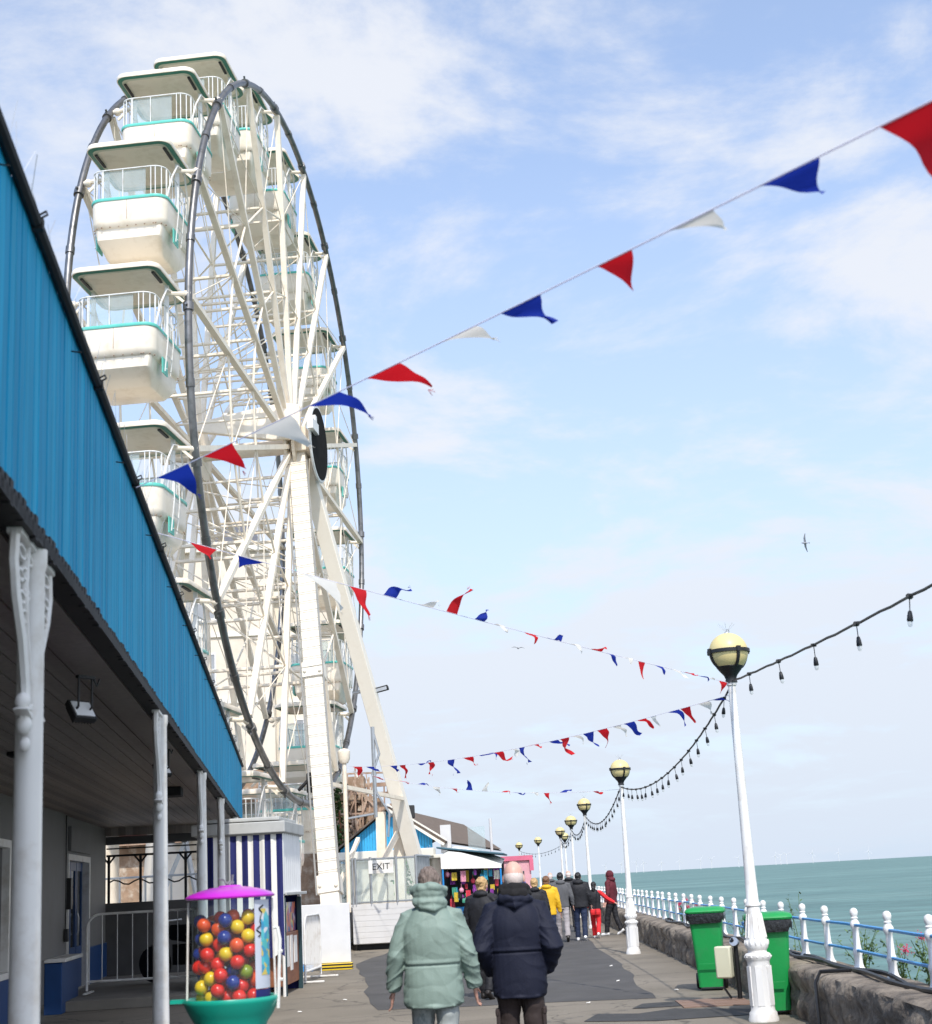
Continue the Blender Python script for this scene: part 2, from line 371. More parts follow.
cc2 = N.new('ShaderNodeMix'); cc2.data_type = 'RGBA'; L.new(hz.outputs[0], cc2.inputs[0]); L.new(ccol.outputs[2], cc2.inputs[6]); cc2.inputs[7].default_value = (2.15,2.52,3.05,1)
L.new(cc2.outputs[2], mix.inputs[7])
back_fill = N.new('ShaderNodeMapRange'); back_fill.interpolation_type = 'SMOOTHSTEP'; back_fill.inputs[1].default_value = .25; back_fill.inputs[2].default_value = -.75; back_fill.inputs[3].default_value = 1; back_fill.inputs[4].default_value = 1.75; L.new(sx.outputs[1], back_fill.inputs[0])
vs_ = N.new('ShaderNodeVectorMath'); vs_.operation = 'SCALE'; L.new(mix.outputs[2], vs_.inputs[0]); L.new(back_fill.outputs[0], vs_.inputs['Scale'])   # whole sky behind the camera scaled up, added fill for camera-facing sides
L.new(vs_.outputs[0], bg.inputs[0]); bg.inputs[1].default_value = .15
sl = bpy.data.lights.new('sun','SUN'); so = bpy.data.objects.new('sun', sl); COL.objects.link(so)
sl.energy = 2.0; sl.angle = R(.6); sl.color = (1,.95,.87); so.rotation_euler = (R(90-SUN_EL), 0, R(8.5))
S.view_settings.view_transform = 'Standard'; S.view_settings.look = 'None'; S.view_settings.exposure = 1.0; S.view_settings.gamma = 1
S.cycles.max_bounces = 8; S.cycles.transparent_max_bounces = 24; S.cycles.use_denoising = True

# ------------------------------------------------------------------ ground, sea
def deck_material():
    m = bpy.data.materials.new('pier_asphalt'); m.use_nodes = True
    N = m.node_tree.nodes; L = m.node_tree.links; p = N['Principled BSDF']; p.inputs['Roughness'].default_value = .9
    tc = N.new('ShaderNodeTexCoord')
    a = N.new('ShaderNodeTexNoise'); a.inputs['Scale'].default_value = .5; a.inputs['Detail'].default_value = 8; L.new(tc.outputs['Object'], a.inputs['Vector'])
    b = N.new('ShaderNodeTexNoise'); b.inputs['Scale'].default_value = 60; b.inputs['Detail'].default_value = 4; L.new(tc.outputs['Object'], b.inputs['Vector'])
    r = N.new('ShaderNodeValToRGB'); r.color_ramp.elements[0].position = .3; r.color_ramp.elements[0].color = (.16,.136,.103,1); r.color_ramp.elements[1].position = .7; r.color_ramp.elements[1].color = (.228,.196,.152,1)
    L.new(a.outputs['Fac'], r.inputs[0])
    mr = N.new('ShaderNodeMapRange'); mr.inputs[1].default_value=.3; mr.inputs[2].default_value=.7; mr.inputs[3].default_value = .75; mr.inputs[4].default_value = 1.25; L.new(b.outputs['Fac'], mr.inputs[0])
    mu = N.new('ShaderNodeMix'); mu.data_type='RGBA'; mu.blend_type='MULTIPLY'; mu.inputs[0].default_value=1; L.new(r.outputs[0], mu.inputs[6]); L.new(mr.outputs[0], mu.inputs[7])
    # stains and old wet patches, then fine cracks
    c2 = N.new('ShaderNodeTexNoise'); c2.inputs['Scale'].default_value = .9; c2.inputs['Detail'].default_value = 9; c2.inputs['Roughness'].default_value = .68; L.new(tc.outputs['Object'], c2.inputs['Vector'])
    r3 = N.new('ShaderNodeMapRange'); r3.inputs[1].default_value = .54; r3.inputs[2].default_value = .70; r3.inputs[3].default_value = 1; r3.inputs[4].default_value = .62; L.new(c2.outputs['Fac'], r3.inputs[0])
    vo = N.new('ShaderNodeTexVoronoi'); vo.feature = 'DISTANCE_TO_EDGE'; vo.inputs['Scale'].default_value = .42; 
    wv = N.new('ShaderNodeTexNoise'); wv.inputs['Scale'].default_value = 1.6; wv.inputs['Detail'].default_value = 6; L.new(tc.outputs['Object'], wv.inputs['Vector'])
    va = N.new('ShaderNodeVectorMath'); va.operation = 'MULTIPLY_ADD'; L.new(wv.outputs['Color'], va.inputs[0]); va.inputs[1].default_value = (.9,.9,0); L.new(tc.outputs['Object'], va.inputs[2]); L.new(va.outputs[0], vo.inputs['Vector'])
    r4 = N.new('ShaderNodeMapRange'); r4.inputs[1].default_value = .0; r4.inputs[2].default_value = .012; r4.inputs[3].default_value = .45; r4.inputs[4].default_value = 1; L.new(vo.outputs['Distance'], r4.inputs[0])
    m5 = N.new('ShaderNodeMath'); m5.operation = 'MULTIPLY'; L.new(r3.outputs[0], m5.inputs[0]); L.new(r4.outputs[0], m5.inputs[1])
    mw_ = N.new('ShaderNodeMix'); mw_.data_type='RGBA'; mw_.blend_type='MULTIPLY'; mw_.inputs[0].default_value=1; L.new(mu.outputs[2], mw_.inputs[6]); L.new(m5.outputs[0], mw_.inputs[7])
    L.new(mw_.outputs[2], p.inputs['Base Color'])
    bp = N.new('ShaderNodeBump'); bp.inputs['Strength'].default_value = .4; bp.inputs['Distance'].default_value=.006; L.new(b.outputs['Fac'], bp.inputs['Height']); L.new(bp.outputs[0], p.inputs['Normal'])
    return m
M['deck'] = deck_material()
M['lane'] = mat('dark_asphalt', (.078,.074,.071), .9, .22, 1.2, bump=.4, bscale=150, dirt=(.10,.095,.085), dirt_amt=.5, dirt_scale=.7)
M['patch'] = mat('damp_tar_patch', (.050,.048,.046), .8, .25, 3, bump=.3, bscale=120)
M['timber'] = mat('timber_cover_boards', (.24,.155,.115), .85, .25, 3, stretch=(1,9,1), bump=.2)
M['concrete'] = mat('pale_concrete', (.22,.20,.17), .9, .15, 2)
mb = MB(); mb.bb(-45,3.16,-12,140,-1.2,0); struct(mb.build('ground', M['deck'], smooth=0))
def sheet(name, poly, z, m, wob=0, seed=0):
    pts = []
    for i,(a,b) in enumerate(poly):
        c,d = poly[(i+1)%len(poly)]
        k = 10 if wob else 1
        for j in range(k):
            t = j/k; x, y = a+(c-a)*t, b+(d-b)*t
            if wob:
                n = noise.noise_vector(V((x*.9+seed,y*.9,seed))); x += n.x*wob; y += n.y*wob
            pts.append((x,y))
    mb = MB(); mb.add([(x,y,z) for x,y in pts], [tuple(range(len(pts)))]); return struct(mb.build(name, m, smooth=0))
sheet('road', [(-1.95,20.6),(1.80,20.2),(1.83,28),(1.86,60),(1.2,100),(-2.2,100),(-2.9,46),(-3.4,33)], .004, M['lane'], .14)
sheet('road', [(-9,-8),(3.0,-8),(3.0,11.5),(1.9,16.2),(.6,16.7),(-1.6,16.9),(-9,17.1)], .004, M['lane'], .06, 3)
sheet('road_surface', [(.75,17.5),(1.5,17.1),(2.75,17.35),(2.8,17.9),(1.9,18.6),(1.45,18.1),(.95,18.35)], .006, M['patch'], .12, 5)
sheet('road_surface', [(1.35,18.85),(2.5,18.8),(2.4,19.6),(1.5,19.4)], .006, M['patch'], .12, 9)
mb = MB()
for i in range(5): mb.bb(1.95,2.78,18.55+i*.2,18.74+i*.2,.001,.014+.003*(i%2))
struct(mb.build('path', M['timber'], smooth=0))

def sea_material():
    m = bpy.data.materials.new('sea_water'); m.use_nodes = True
    N = m.node_tree.nodes; L = m.node_tree.links; p = N['Principled BSDF']
    p.inputs['Roughness'].default_value = .45; p.inputs['IOR'].default_value = 1.33; p.inputs['Specular IOR Level'].default_value = .22
    tc = N.new('ShaderNodeTexCoord'); mp = N.new('ShaderNodeMapping'); mp.inputs['Scale'].default_value = (.35,1,1); mp.inputs['Rotation'].default_value = (0,0,R(12)); L.new(tc.outputs['Object'], mp.inputs['Vector'])
    a = N.new('ShaderNodeTexNoise'); a.inputs['Scale'].default_value = .012; a.inputs['Detail'].default_value = 6; L.new(mp.outputs[0], a.inputs['Vector'])
    r = N.new('ShaderNodeValToRGB'); e = r.color_ramp.elements; e[0].position=.35; e[0].color=(.068,.145,.132,1); e[1].position=.65; e[1].color=(.125,.222,.198,1); L.new(a.outputs['Fac'], r.inputs[0])
    a2 = N.new('ShaderNodeTexNoise'); a2.inputs['Scale'].default_value = .16; a2.inputs['Detail'].default_value = 7; a2.inputs['Roughness'].default_value = .65; L.new(mp.outputs[0], a2.inputs['Vector'])
    m2 = N.new('ShaderNodeMapRange'); m2.inputs[1].default_value = .3; m2.inputs[2].default_value = .7; m2.inputs[3].default_value = .62; m2.inputs[4].default_value = 1.38; L.new(a2.outputs['Fac'], m2.inputs[0])
    mu = N.new('ShaderNodeMix'); mu.data_type = 'RGBA'; mu.blend_type = 'MULTIPLY'; mu.inputs[0].default_value = 1; L.new(r.outputs[0], mu.inputs[6]); L.new(m2.outputs[0], mu.inputs[7])
    L.new(mu.outputs[2], p.inputs['Base Color'])
    prev = None
    for sc, dist in ((.09,.9),(.5,.35),(2.2,.08)):
        n = N.new('ShaderNodeTexNoise'); n.inputs['Scale'].default_value = sc; n.inputs['Detail'].default_value = 5; L.new(mp.outputs[0], n.inputs['Vector'])
        bp = N.new('ShaderNodeBump'); bp.inputs['Strength'].default_value = .8; bp.inputs['Distance'].default_value = dist; L.new(n.outputs['Fac'], bp.inputs['Height'])
        if prev: L.new(prev, bp.inputs['Normal'])
        prev = bp.outputs[0]
    L.new(prev, p.inputs['Normal'])
    return m
mb = MB(); mb.add([(-40000,-200,-6),(40000,-200,-6),(40000,42000,-6),(-40000,42000,-6)], [(0,1,2,3)])
struct(mb.build('sea', sea_material(), smooth=0))
# low hill behind the pier's landward side
# ------------------------------------------------------------------ big wheel
WC = V((-5.4666, 40.3296, 13.8696)); WYAW = 0.09107; WR = 10.0; WW = 2.8063; NG = 18; PH0 = R(16.4)
wheel = thing('ferris_wheel', 'tall white ferris wheel with dark tubular rims and teal trimmed cabins beside the promenade', 'ferris wheel', (WC.x, WC.y, 0), -WYAW)
# local frame: x = along the axle towards the promenade, y = in the wheel's plane, away from the camera
HZ = WC.z
def wp(off, ph, r): return V((off, r*math.cos(ph), HZ + r*math.sin(ph)))
for off in (0, -WW):
    mb = MB(); n = 144
    pts = [wp(off, 2*PI*i/n, WR) for i in range(n)]
    vs = []; k = 10; rr = .086
    for i in range(n):
        a = 2*PI*i/n; rad = V((0, math.cos(a), math.sin(a)))
        for j in range(k):
            b = 2*PI*j/k; vs.append(pts[i] + rad*math.cos(b)*rr + V((1,0,0))*math.sin(b)*rr)
    fs = [(i*k+j, i*k+(j+1)%k, ((i+1)%n)*k+(j+1)%k, ((i+1)%n)*k+j) for i in range(n) for j in range(k)]
    mb.add(vs, fs)
    rim = mb.build('rim', M['steel'], wheel)
    for g in range(NG*2):                                   # bolted joints in the tube
        mb = MB(); a = PH0 + PI*g/NG + .03; t = V((0,-math.sin(a), math.cos(a)))
        mb.tube([wp(off,a,WR)-t*.09, wp(off,a,WR)+t*.09], .122 if g%2==0 else .104, 12)
        if g%2==0: mb.tube([wp(off,a,WR+.10), wp(off,a,WR+.19)], .028, 6)
        mb.build('rim_joint', M['steel'], rim)
    # spokes: one white box beam per cabin, each tapering to the hub flange
    hub_off = -.05 if off == 0 else -WW+.05
    for g in range(NG):
        a = PH0 + 2*PI*g/NG
        mb = MB(); p = wp(hub_off, a, .55); q = wp(off, a, WR-.12)
        mb.bar(p, q, .13, .15, up=(1,0,0))
        mb.build('spoke', M['wheelwhite'], wheel, smooth=0)
# lattice between: chords, ties across the two sides, diagonals
md = MB()
for off in (-.03, -WW+.03):
    for r_ in (6.7, 4.4):
        mb = MB(); mb.tube([wp(off,PH0+2*PI*q/NG,r_) for q in range(NG+1)], .03, 6); mb.build('ring_chord', M['wheelwhite'], wheel)
for g in range(NG):
    a = PH0 + 2*PI*g/NG; b = PH0 + 2*PI*(g+1)/NG
    for off in (-.03, -WW+.03):
        md.tube([wp(off,a,6.7), wp(off,b,WR-.15)], .014, 5)
        md.tube([wp(off,b,6.7), wp(off,a,WR-.15)], .014, 5)
        md.tube([wp(off,a,4.4), wp(off,b,6.7)], .014, 5)
    for r_ in (6.7, 4.4, 2.4):
        mt = MB(); mt.tube([wp(0,a,r_), wp(-WW,a,r_)], .05 if r_ in (6.7,4.4) else .035, 6); mt.build('cross_tie', M['wheelwhite'], wheel)
    md.tube([wp(0,a,6.7), wp(-WW,a,4.4)], .02, 5); md.tube([wp(0,a,4.4), wp(-WW,a,2.4)], .02, 5)
md.build('diagonal_braces', M['wheelwhite'], wheel)['kind'] = 'stuff'
# axle, hubs, drive cover, drum
mb = MB(); ry = Matrix.Rotation(R(90),3,'Y')
mb.lathe([(.22,-3.9),(.22,.5)], (0,0,HZ), 16, rot=ry)
for o_ in (0,-WW):
    mb.lathe([(.3,-.12),(.78,-.10),(.78,-.03),(.5,0),(.5,.10),(.78,.12),(.78,.2),(.3,.22)], (o_-.03,0,HZ), 24, rot=ry)
mb.build('axle_hub', M['wheelwhite'], wheel)
mb = MB(); mb.prism([(-2.75,.62),(-2.75,.42),(-.4,-.05),(.40,-.05),(.40,.92),(-.1,1.02),(-1.3,.86)], -.62, -.42, 'y', fn=lambda v: v+V((0,-.35,HZ+.0)))
mb.bb(.0,.46,-.55,.35,HZ-.3,HZ+.42)
mb.build('axle_cover', M['wheelwhite'], wheel, smooth=0, bevel=.03)
mb = MB(); mb.lathe([(1.08,-.04),(1.12,0),(1.10,.03),(1.03,.032)], (.70,0,HZ), 48, rot=ry)
drum = mb.build('drive_disc', M['white'], wheel)
mb = MB(); mb.lathe([(1.035,0),(1.035,.045)], (.70,0,HZ), 48, rot=ry); mb.build('disc_face', mat('matt_black_face',(.018,.017,.016),.95,.2,6,spec=.1), drum)
mb = MB(); mb.box((.78,-1.0,HZ+.22),(.16,.75,.30)); mb.box((.78,-.85,HZ+.45),(.12,.2,.25)); mb.tube([(.45,0,HZ),(.72,0,HZ)], .16, 12); mb.build('shaft_end', M['white'], drum)
# A-frame legs
inv = (Matrix.Translation((WC.x,WC.y,0)) @ Matrix.Rotation(-WYAW,4,'Z')).inverted()
def wl(x,y,z): return inv @ V((x,y,z))
top = V((.16,-.1,HZ-.35))
def box_leg(p, q, w, h, rungs=False, plates=()):
    mb = MB(); mb.bar(p, q, h, w, up=(1,0,0))
    for f in plates:
        c = p.lerp(q,f); t = (q-p).normalized()
        mb.bar(c-t*.22, c+t*.22, h*1.2, w*1.2, up=(1,0,0))
        for sx_ in (-1,1):
            mb.sphere(c+V((0,-h*.66,0))+V((sx_*w*.42,0,0)), .05, 8, 6)
    o = mb.build('support_leg', M['legwhite'], wheel, smooth=30, bevel=.015)
    if rungs:
        m2 = MB(); L_ = (q-p).length; t = (q-p).normalized(); side = t.cross(V((0,-1,0))).normalized(); nrm = side.cross(t).normalized()
        if nrm.y > 0: nrm = -nrm
        k = int(L_/.27)
        for i in range(2,k-2):
            c = p + t*(i*.27) + nrm*(h/2+.05)
            m2.tube([c-side*w*.62, c+side*w*.62], .0075, 5)
        for s_ in (-1,1): m2.tube([p+t*.5+nrm*(h/2+.05)+side*s_*w*.62, q-t*.4+nrm*(h/2+.05)+side*s_*w*.62], .022, 5)
        m2.build('ladder', mat('ladder_grey',(.30,.29,.27),.6), o)
    return o
box_leg(top+V((-.02,-.1,.15)), wl(-4.36,36.7,1.05), .47, .36, True, (.52,.95))
box_leg(top+V((.08,.30,0)), wl(-2.50,44.5,1.05), .40, .42)
ft = V((-WW-.45,0,HZ-.3))
box_leg(ft, wl(-11.2,36.5,1.05), .40, .36); box_leg(ft, wl(-10.9,45.5,1.05), .40, .36)
mb = MB()
mb.bar(wl(-4.62,37.6,4.2), wl(-3.0,43.3,4.0), .1); mb.bar(wl(-3.25,44.2,1.05), wl(-3.2,44.2,4.1), .30,.3); mb.bar(wl(-3.75,44.1,1.05), wl(-3.72,44.1,3.7), .26); mb.bar(wl(-4.2,42.6,1.2), wl(-3.05,44.0,3.4), .12)
mb.bar(wl(-4.6,38,1.05), wl(-4.2,42,2.9), .1)
mb.build('brace', M['wheelwhite'], wheel, smooth=0)
# boarding platform with drive cabinet
mb = MB(); 
mb.bb(-5.2,1.05,-5.2,6.6,.2,1.0); mb.bb(-5.3,1.1,-5.3,6.7,1.0,1.08)
plat = mb.build('boarding_platform', M['wallwhite'], wheel, smooth=0)
mb = MB()
for i in range(10): mb.tube([(-5.1+.62*i,-5.2,1.08),(-5.1+.62*i,-5.2,2.1)], .025, 6)
for z in (1.5,2.1): mb.tube([(-5.1,-5.2,z),(1.0,-5.2,z)], .025, 6)
mb.build('handrail', M['galv'], plat)
mb = MB(); mb.tube([(-1.5,-2.5,2.9+.08*i) for i in range(2)], .55, 14); mb.bb(-3.1,-2.2,-3.2,-2.2,1.08,2.9); mb.tube([(-4.2,-3.6,1.05),(-4.2,-3.6,3.3)], .35,14)
mb.bb(-1.2,-.1,-3.6,-2.6,1.08,2.25)
mb.build('drive_motor', M['wheelwhite'], plat, bevel=.03)
mb = MB()
for x in (-2.55,-2.2): mb.lathe([(.40,-.09),(.46,-.06),(.46,.06),(.40,.09)], (x,-3.5,3.35), 20, rot=ry)
mb.build('drive_tyre', M['black'], plat)
mb = MB(); mb.bar((-2.9,-3.9,1.1),(-2.0,-3.4,3.4),.09); mb.bar((-1.7,-3.9,1.1),(-2.3,-3.4,3.4),.09); mb.build('drive_bracket', M['galv'], plat)

# one cabin, pivot at its origin
def make_gondola():
    g = thing('gondola', 'x', 'gondola', (0,0,0), -WYAW, 'cabins hung round the wheel')
    Wd, Ln = 1.98, 2.28
    ol = lambda w,d,r: rrect(w,d,r,6)
    mb = MB(); rings(mb, [(ol(Wd,Ln,.28),.26),(ol(Wd+.02,Ln+.02,.29),.31),(ol(Wd-.02,Ln-.02,.28),.37),(ol(Wd-.3,Ln-.3,.2),.41)]); roof = mb.build('roof', M['gondola'], g, smooth=50)
    mb = MB(); o1, o2 = ol(Wd-.04,Ln-.04,.27), ol(Wd-.24,Ln-.24,.19); n = len(o1)
    mb.add([(x,y,.258) for x,y in o1]+[(x,y,.245) for x,y in o2], [(i,(i+1)%n,n+(i+1)%n,n+i) for i in range(n)])
    mb.build('roof_trim', M['deepgreen'], roof)
    mb = MB(); o3 = ol(Wd-.24,Ln-.24,.19); mb.add([(x,y,.246) for x,y in o3]+[(x*.8,y*.8,.275) for x,y in o3], [(i,(i+1)%n,n+(i+1)%n,n+i) for i in range(n)]+[tuple(range(n,2*n))]); mb.build('roof_lining', M['gonunder'], roof)
    for sx_ in (-1,1): mb = MB(); mb.bb(sx_*.80-.03,sx_*.80+.03,-.85,-.25,.21,.24); mb.build('grab_rail', M['black'], roof)
    # tub: upper band, lower body, tapered base
    bw, bl = 1.74, 2.08
    mb = MB(); rings(mb, [(ol(bw-.20,bl-.20,.20),-1.70),(ol(bw-.06,bl-.06,.26),-1.66),(ol(bw,bl,.28),-1.52),(ol(bw+.02,bl+.02,.29),-1.04),(ol(bw-.04,bl-.04,.27),-1.04),(ol(bw-.06,bl-.06,.27),-1.5)], cap0=False)
    mb.build('tub', M['gondola'], g, smooth=50)
    mb = MB(); rings(mb, [(ol(bw-.52,bl-1.15,.12),-2.27),(ol(bw-.44,bl-.95,.12),-2.24),(ol(bw-.26,bl-.30,.09),-1.97),(ol(bw-.24,bl-.22,.09),-1.93),(ol(bw-.18,bl-.18,.10),-1.69)])
    mb.build('lower_body', M['gondola'], g, smooth=35)
    mb = MB()
    for x,y in ol(bw-.05,bl-.05,.26)[::2]+[(q*.2,s_*(bl/2-.03)) for q in (-3,-2,-1,0,1,2,3) for s_ in (-1,1)]: mb.sphere((x,y,-1.67),(.018,.018,.014),6,4)
    for s_ in (-1,1): mb.bb(-.004,.004,s_*(bl/2+.008)-.004,s_*(bl/2+.008)+.004,-1.52,-1.05)
    mb.build('fixings', M['rust'], bpy.data.objects[[c.name for c in g.children if c.name.startswith('tub')][0]])
    mb = MB(); rings(mb, [(ol(bw+.05,bl+.05,.30),-1.05),(ol(bw+.07,bl+.07,.31),-1.02),(ol(bw+.05,bl+.05,.30),-.98),(ol(bw-.06,bl-.06,.27),-.98)], cap0=False, cap1=False)
    mb.build('rail_trim', M['teal'], g)
    # rail and bars
    mb = MB(); o5 = [V((x,y,-.28)) for x,y in ol(bw-.04,bl-.04,.27)]
    mb.tube(o5+[o5[0]], .018, 6)
    for (x,y) in ol(bw-.04,bl-.04,.27)[::2]: mb.tube([(x,y,-1.0),(x,y,-.28)], .012, 5)
    for s1 in (-1,1):
        for x in (-.1,-.55,.55) if s1 < 0 else (-.45,0,.45): mb.tube([(x,s1*(bl/2-.02),-1.0),(x,s1*(bl/2-.02),-.28)], .011, 5)
        for k in range(9): mb.tube([(s1*(bw/2-.02),-.8+.2*k,-1.0),(s1*(bw/2-.02),-.8+.2*k,-.28)], .011, 5)
    mb.build('safety_rail', M['white'], g)
    for s1 in (-1,1):
        mb = MB(); mb.bb(-.57,.42,s1*(bl/2-.05)-.004,s1*(bl/2-.05)+.004,-.98,-.30); mb.build('windscreen', M['glassgond'], g, smooth=0)
    # doors and side frames
    for s1 in (-1,1):
        mb = MB(); mb.bb(s1*.895-.012,s1*.895+.012,-.50,-.15,-1.95,-1.60); mb.build('door_panel', M['teal'], g, smooth=0)
        mb = MB()
        for y in (-.8,.8): mb.tube([(s1*.83,y,-1.05),(s1*.90,y*.75,-.4),(s1*.93,y*.35,.05),(s1*.95,0,.1)], .022, 6)
        mb.tube([(s1*.93,-.42,-1.9),(s1*1.0,-.42,-1.2),(s1*.97,-.40,-.55)], .014, 5); mb.tube([(s1*.93,-.05,-1.9),(s1*1.0,-.05,-1.2),(s1*.97,-.1,-.55)], .014, 5)
        for z in (-1.85,-1.55,-1.2,-.8): mb.tube([(s1*.97,-.42,z),(s1*.97,-.05,z)], .011, 5)
        mb.bar((s1*.84,0,-1.1),(s1*.84,0,.27),.05,.09)
        mb.build('side_frame', M['white'], g)
        mb = MB(); mb.tube([(s1*.80,0,.06),(s1*1.40,0,.0)], .055, 8); mb.bar((s1*1.0,0,.05),(s1*1.28,0,-.22),.04,.06); mb.sphere((s1*1.30,0,0), .10, 8, 6); mb.build('pivot_arm', M['wheelwhite'], g)
    mb = MB()
    for s1 in (-1,1): mb.bb(-.7,.7,s1*.5-.18,s1*.5+.18,-1.5,-1.42); 
    mb.build('bench', M['gonunder'], g)
    return g
gproto = make_gondola()
for g in range(NG):
    a = PH0 + 2*PI*g/NG; deg = math.degrees(a) % 360
    o = gproto if g == 0 else dup(gproto)
    o.location = wheel.matrix_basis @ wp(-WW/2, a, WR) if False else (Matrix.Translation((WC.x,WC.y,0)) @ Matrix.Rotation(-WYAW,4,'Z')) @ wp(-WW/2+.07, a, WR)
    o['label'] = {0:'cream cabin right beside the black hub disc, on the far half of the wheel',1:'cream cabin on the far half, first above the hub disc',2:'cream cabin on the far half, second above the hub disc',3:'cream cabin on the far half, third above the hub disc',
      4:'cream cabin framed inside the peak of the dark rim, just behind the topmost one',5:'topmost cream cabin, its green edged roof highest of all',6:'cream cabin on the near half, first below the topmost one',7:'large cream cabin on the near half, second below the topmost, its whole tub showing',
      8:'large cream cabin whose tub meets the sloping edge of the blue fascia',9:'cream cabin half hidden by the blue fascia, beside the first blue pennant',10:'cream cabin with only its roof rim showing over the gutter',11:'cream cabin almost wholly hidden behind the far end of the blue fascia',
      12:'cream cabin near the bottom, behind the striped stall roof',13:'lowest cream cabin, at the very bottom of the wheel',14:'cream cabin just past the bottom, beside the ladder leg foot',15:'low cream cabin passing behind the lower ladder leg',
      16:'cream cabin between the two big legs, second below the hub disc',17:'cream cabin on the far half, first below the hub disc'}[g]
# ------------------------------------------------------------------ arcade building on the left
BA = math.atan(.146)
arc = thing('arcade_building', 'long arcade with a deep blue boarded fascia over white iron columns and a dark porch', 'building', (-1.01,0,0), BA)
cb = math.cos(BA)
# local: x outwards to the promenade, y along the front
z0f, z1f, E0, E1 = 3.04, 4.30, -3.0, 33.0
mb = MB(); w_ = .115; k = int((E1-E0)/w_)
for i in range(k):
    y = E0+i*w_; d_ = rnd.uniform(-.002,.002)
    mb.add([(-.03,y,z0f),(-.03,y,z1f),(0.0,y+.003,z0f),(0.0,y+.003,z1f),(.013+d_,y+.009,z0f),(.013+d_,y+.009,z1f),(.013+d_,y+w_-.006,z0f),(.013+d_,y+w_-.006,z1f),(0.0,y+w_,z0f),(0.0,y+w_,z1f)],
           [(0,1,3,2),(2,3,5,4),(4,5,7,6),(6,7,9,8),(0,2,4,6,8),(1,9,7,5,3)])
mb.build('fascia', M['fascia'], arc, smooth=0, fixn=False)
mb = MB(); mb.bb(-.05,-.031,E0,E1,z0f,z1f+.02); mb.bb(-8,-.06,E0,E1,3.10,4.1); mb.bb(-8.2,.0,E1,E1+.1,3.0,4.25)
mb.build('roof', M['darkint'], arc, smooth=0)
mb = MB(); mb.tube([(.035,E0+i*1.0,z1f+.004+.008*noise.noise((i*.9,0,0))) for i in range(37)], .026, 8)
for i in range(18): mb.box((.02,E0+.6+i*2.0,z1f-.0),(.085,.04,.05))
for i in range(18): mb.tube([(.05,E0+.55+i*2.0,z1f),(.085,E0+.55+i*2,z1f+.02),(.075,E0+.58+i*2,z1f+.05),(.04,E0+.6+i*2,z1f+.04)], .005, 5)
gut = mb.build('gutter', M['blackm'], arc)
mb = MB()
for i in range(240):
    y = E0+1+i*.145+rnd.uniform(-.03,.03); a = rnd.uniform(-.9,.9); l = rnd.uniform(.1,.2)
    mb.tube([(.04,y,z1f+.04),(.04+l*.35*rnd.uniform(-1,1),y+l*math.sin(a)*.6,z1f+.04+l)], .0016, 3)
mb.build('bird_spikes', M['galv'], gut)['kind'] = 'stuff'
for i in range(14):                                      # short hooks left in the boards
    y = E0+4+i*1.9; mb = MB(); mb.tube([(.02,y,z1f-.14),(.07,y+.01,z1f-.145)], .004, 4); mb.build('hook', M['blackm'], gut)
mb = MB(); mb.bb(-.06,.05,E0,E1,z0f-.05,z0f); 
for i in range(400):
    y = E0+i*.09; mb.box((.035,y,z0f-.01),(.03,.06,.07+rnd.uniform(-.02,.03)))
mb.build('edge_strip', M['blackm'], arc, smooth=0)
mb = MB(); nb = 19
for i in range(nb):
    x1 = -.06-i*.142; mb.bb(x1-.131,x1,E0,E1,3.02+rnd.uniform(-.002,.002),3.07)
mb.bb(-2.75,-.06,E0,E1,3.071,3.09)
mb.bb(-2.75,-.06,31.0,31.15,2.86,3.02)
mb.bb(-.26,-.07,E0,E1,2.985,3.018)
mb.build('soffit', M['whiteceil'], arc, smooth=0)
# cast iron columns, each with pierced brackets
def make_column():
    mb = MB(); mb.lathe([(.088,0),(.088,.35),(.075,.37),(.066,.40),(.060,.9),(.054,2.2),(.052,2.9),(.060,2.93),(.060,2.99)], (0,0,0), 20)
    c = mb.build('column', M['white'], arc, smooth=50)
    for sgn in (1,-1):
        mb = MB()
        Y_ = lambda y: (.055+(y-.055)*2.3)*sgn; zq = lambda z: 2.98-(2.98-z)*.72
        def rib(pts, r=.016): mb.tube([(0,Y_(y),zq(z)) for y,z in pts], r, 6, ell=1.6)
        rib([(.075,1.96),(.085,2.06),(.075,2.14),(.085,2.25),(.12,2.45),(.185,2.66),(.21,2.82),(.20,2.98)], .020)
        rib([(.065,2.25),(.10,2.50),(.115,2.75),(.10,2.97)], .014)
        for yy,zz,r_ in ((.085,2.90,.028),(.155,2.90,.034),(.12,2.80,.03),(.165,2.77,.028),(.10,2.70,.025),(.145,2.66,.028),(.115,2.57,.03),(.10,2.45,.02)):
            rib([(yy+r_*math.cos(2*PI*q/10), zz+r_*math.sin(2*PI*q/10)) for q in range(11)], .009)
        rib([(.07,2.05),(.12,2.07),(.07,2.1)], .02); mb.sphere((0,Y_(.10),zq(2.12)),(.03,.035,.035),10,8); mb.sphere((0,Y_(.085),zq(2.0)),(.03,.03,.04),10,8); mb.sphere((0,Y_(.075),zq(1.90)),(.022,.022,.03),10,8)
        rib([(.06,2.98),(.21,2.98)], .02)
        mb.build('bracket', M['white'], c)
    return c
c0 = make_column()
for i,(X,Y) in enumerate(((-1.86,5.8),(-2.685,11.6),(-3.545,17.4),(-4.28,22.4),(-5.12,28.2))):
    o = c0 if i == 0 else dup(c0, arc)
    lx = (X+1.01)*cb + Y*math.sin(BA); ly = -(X+1.01)*math.sin(BA)+Y*cb
    o.location = (lx, ly, 0)
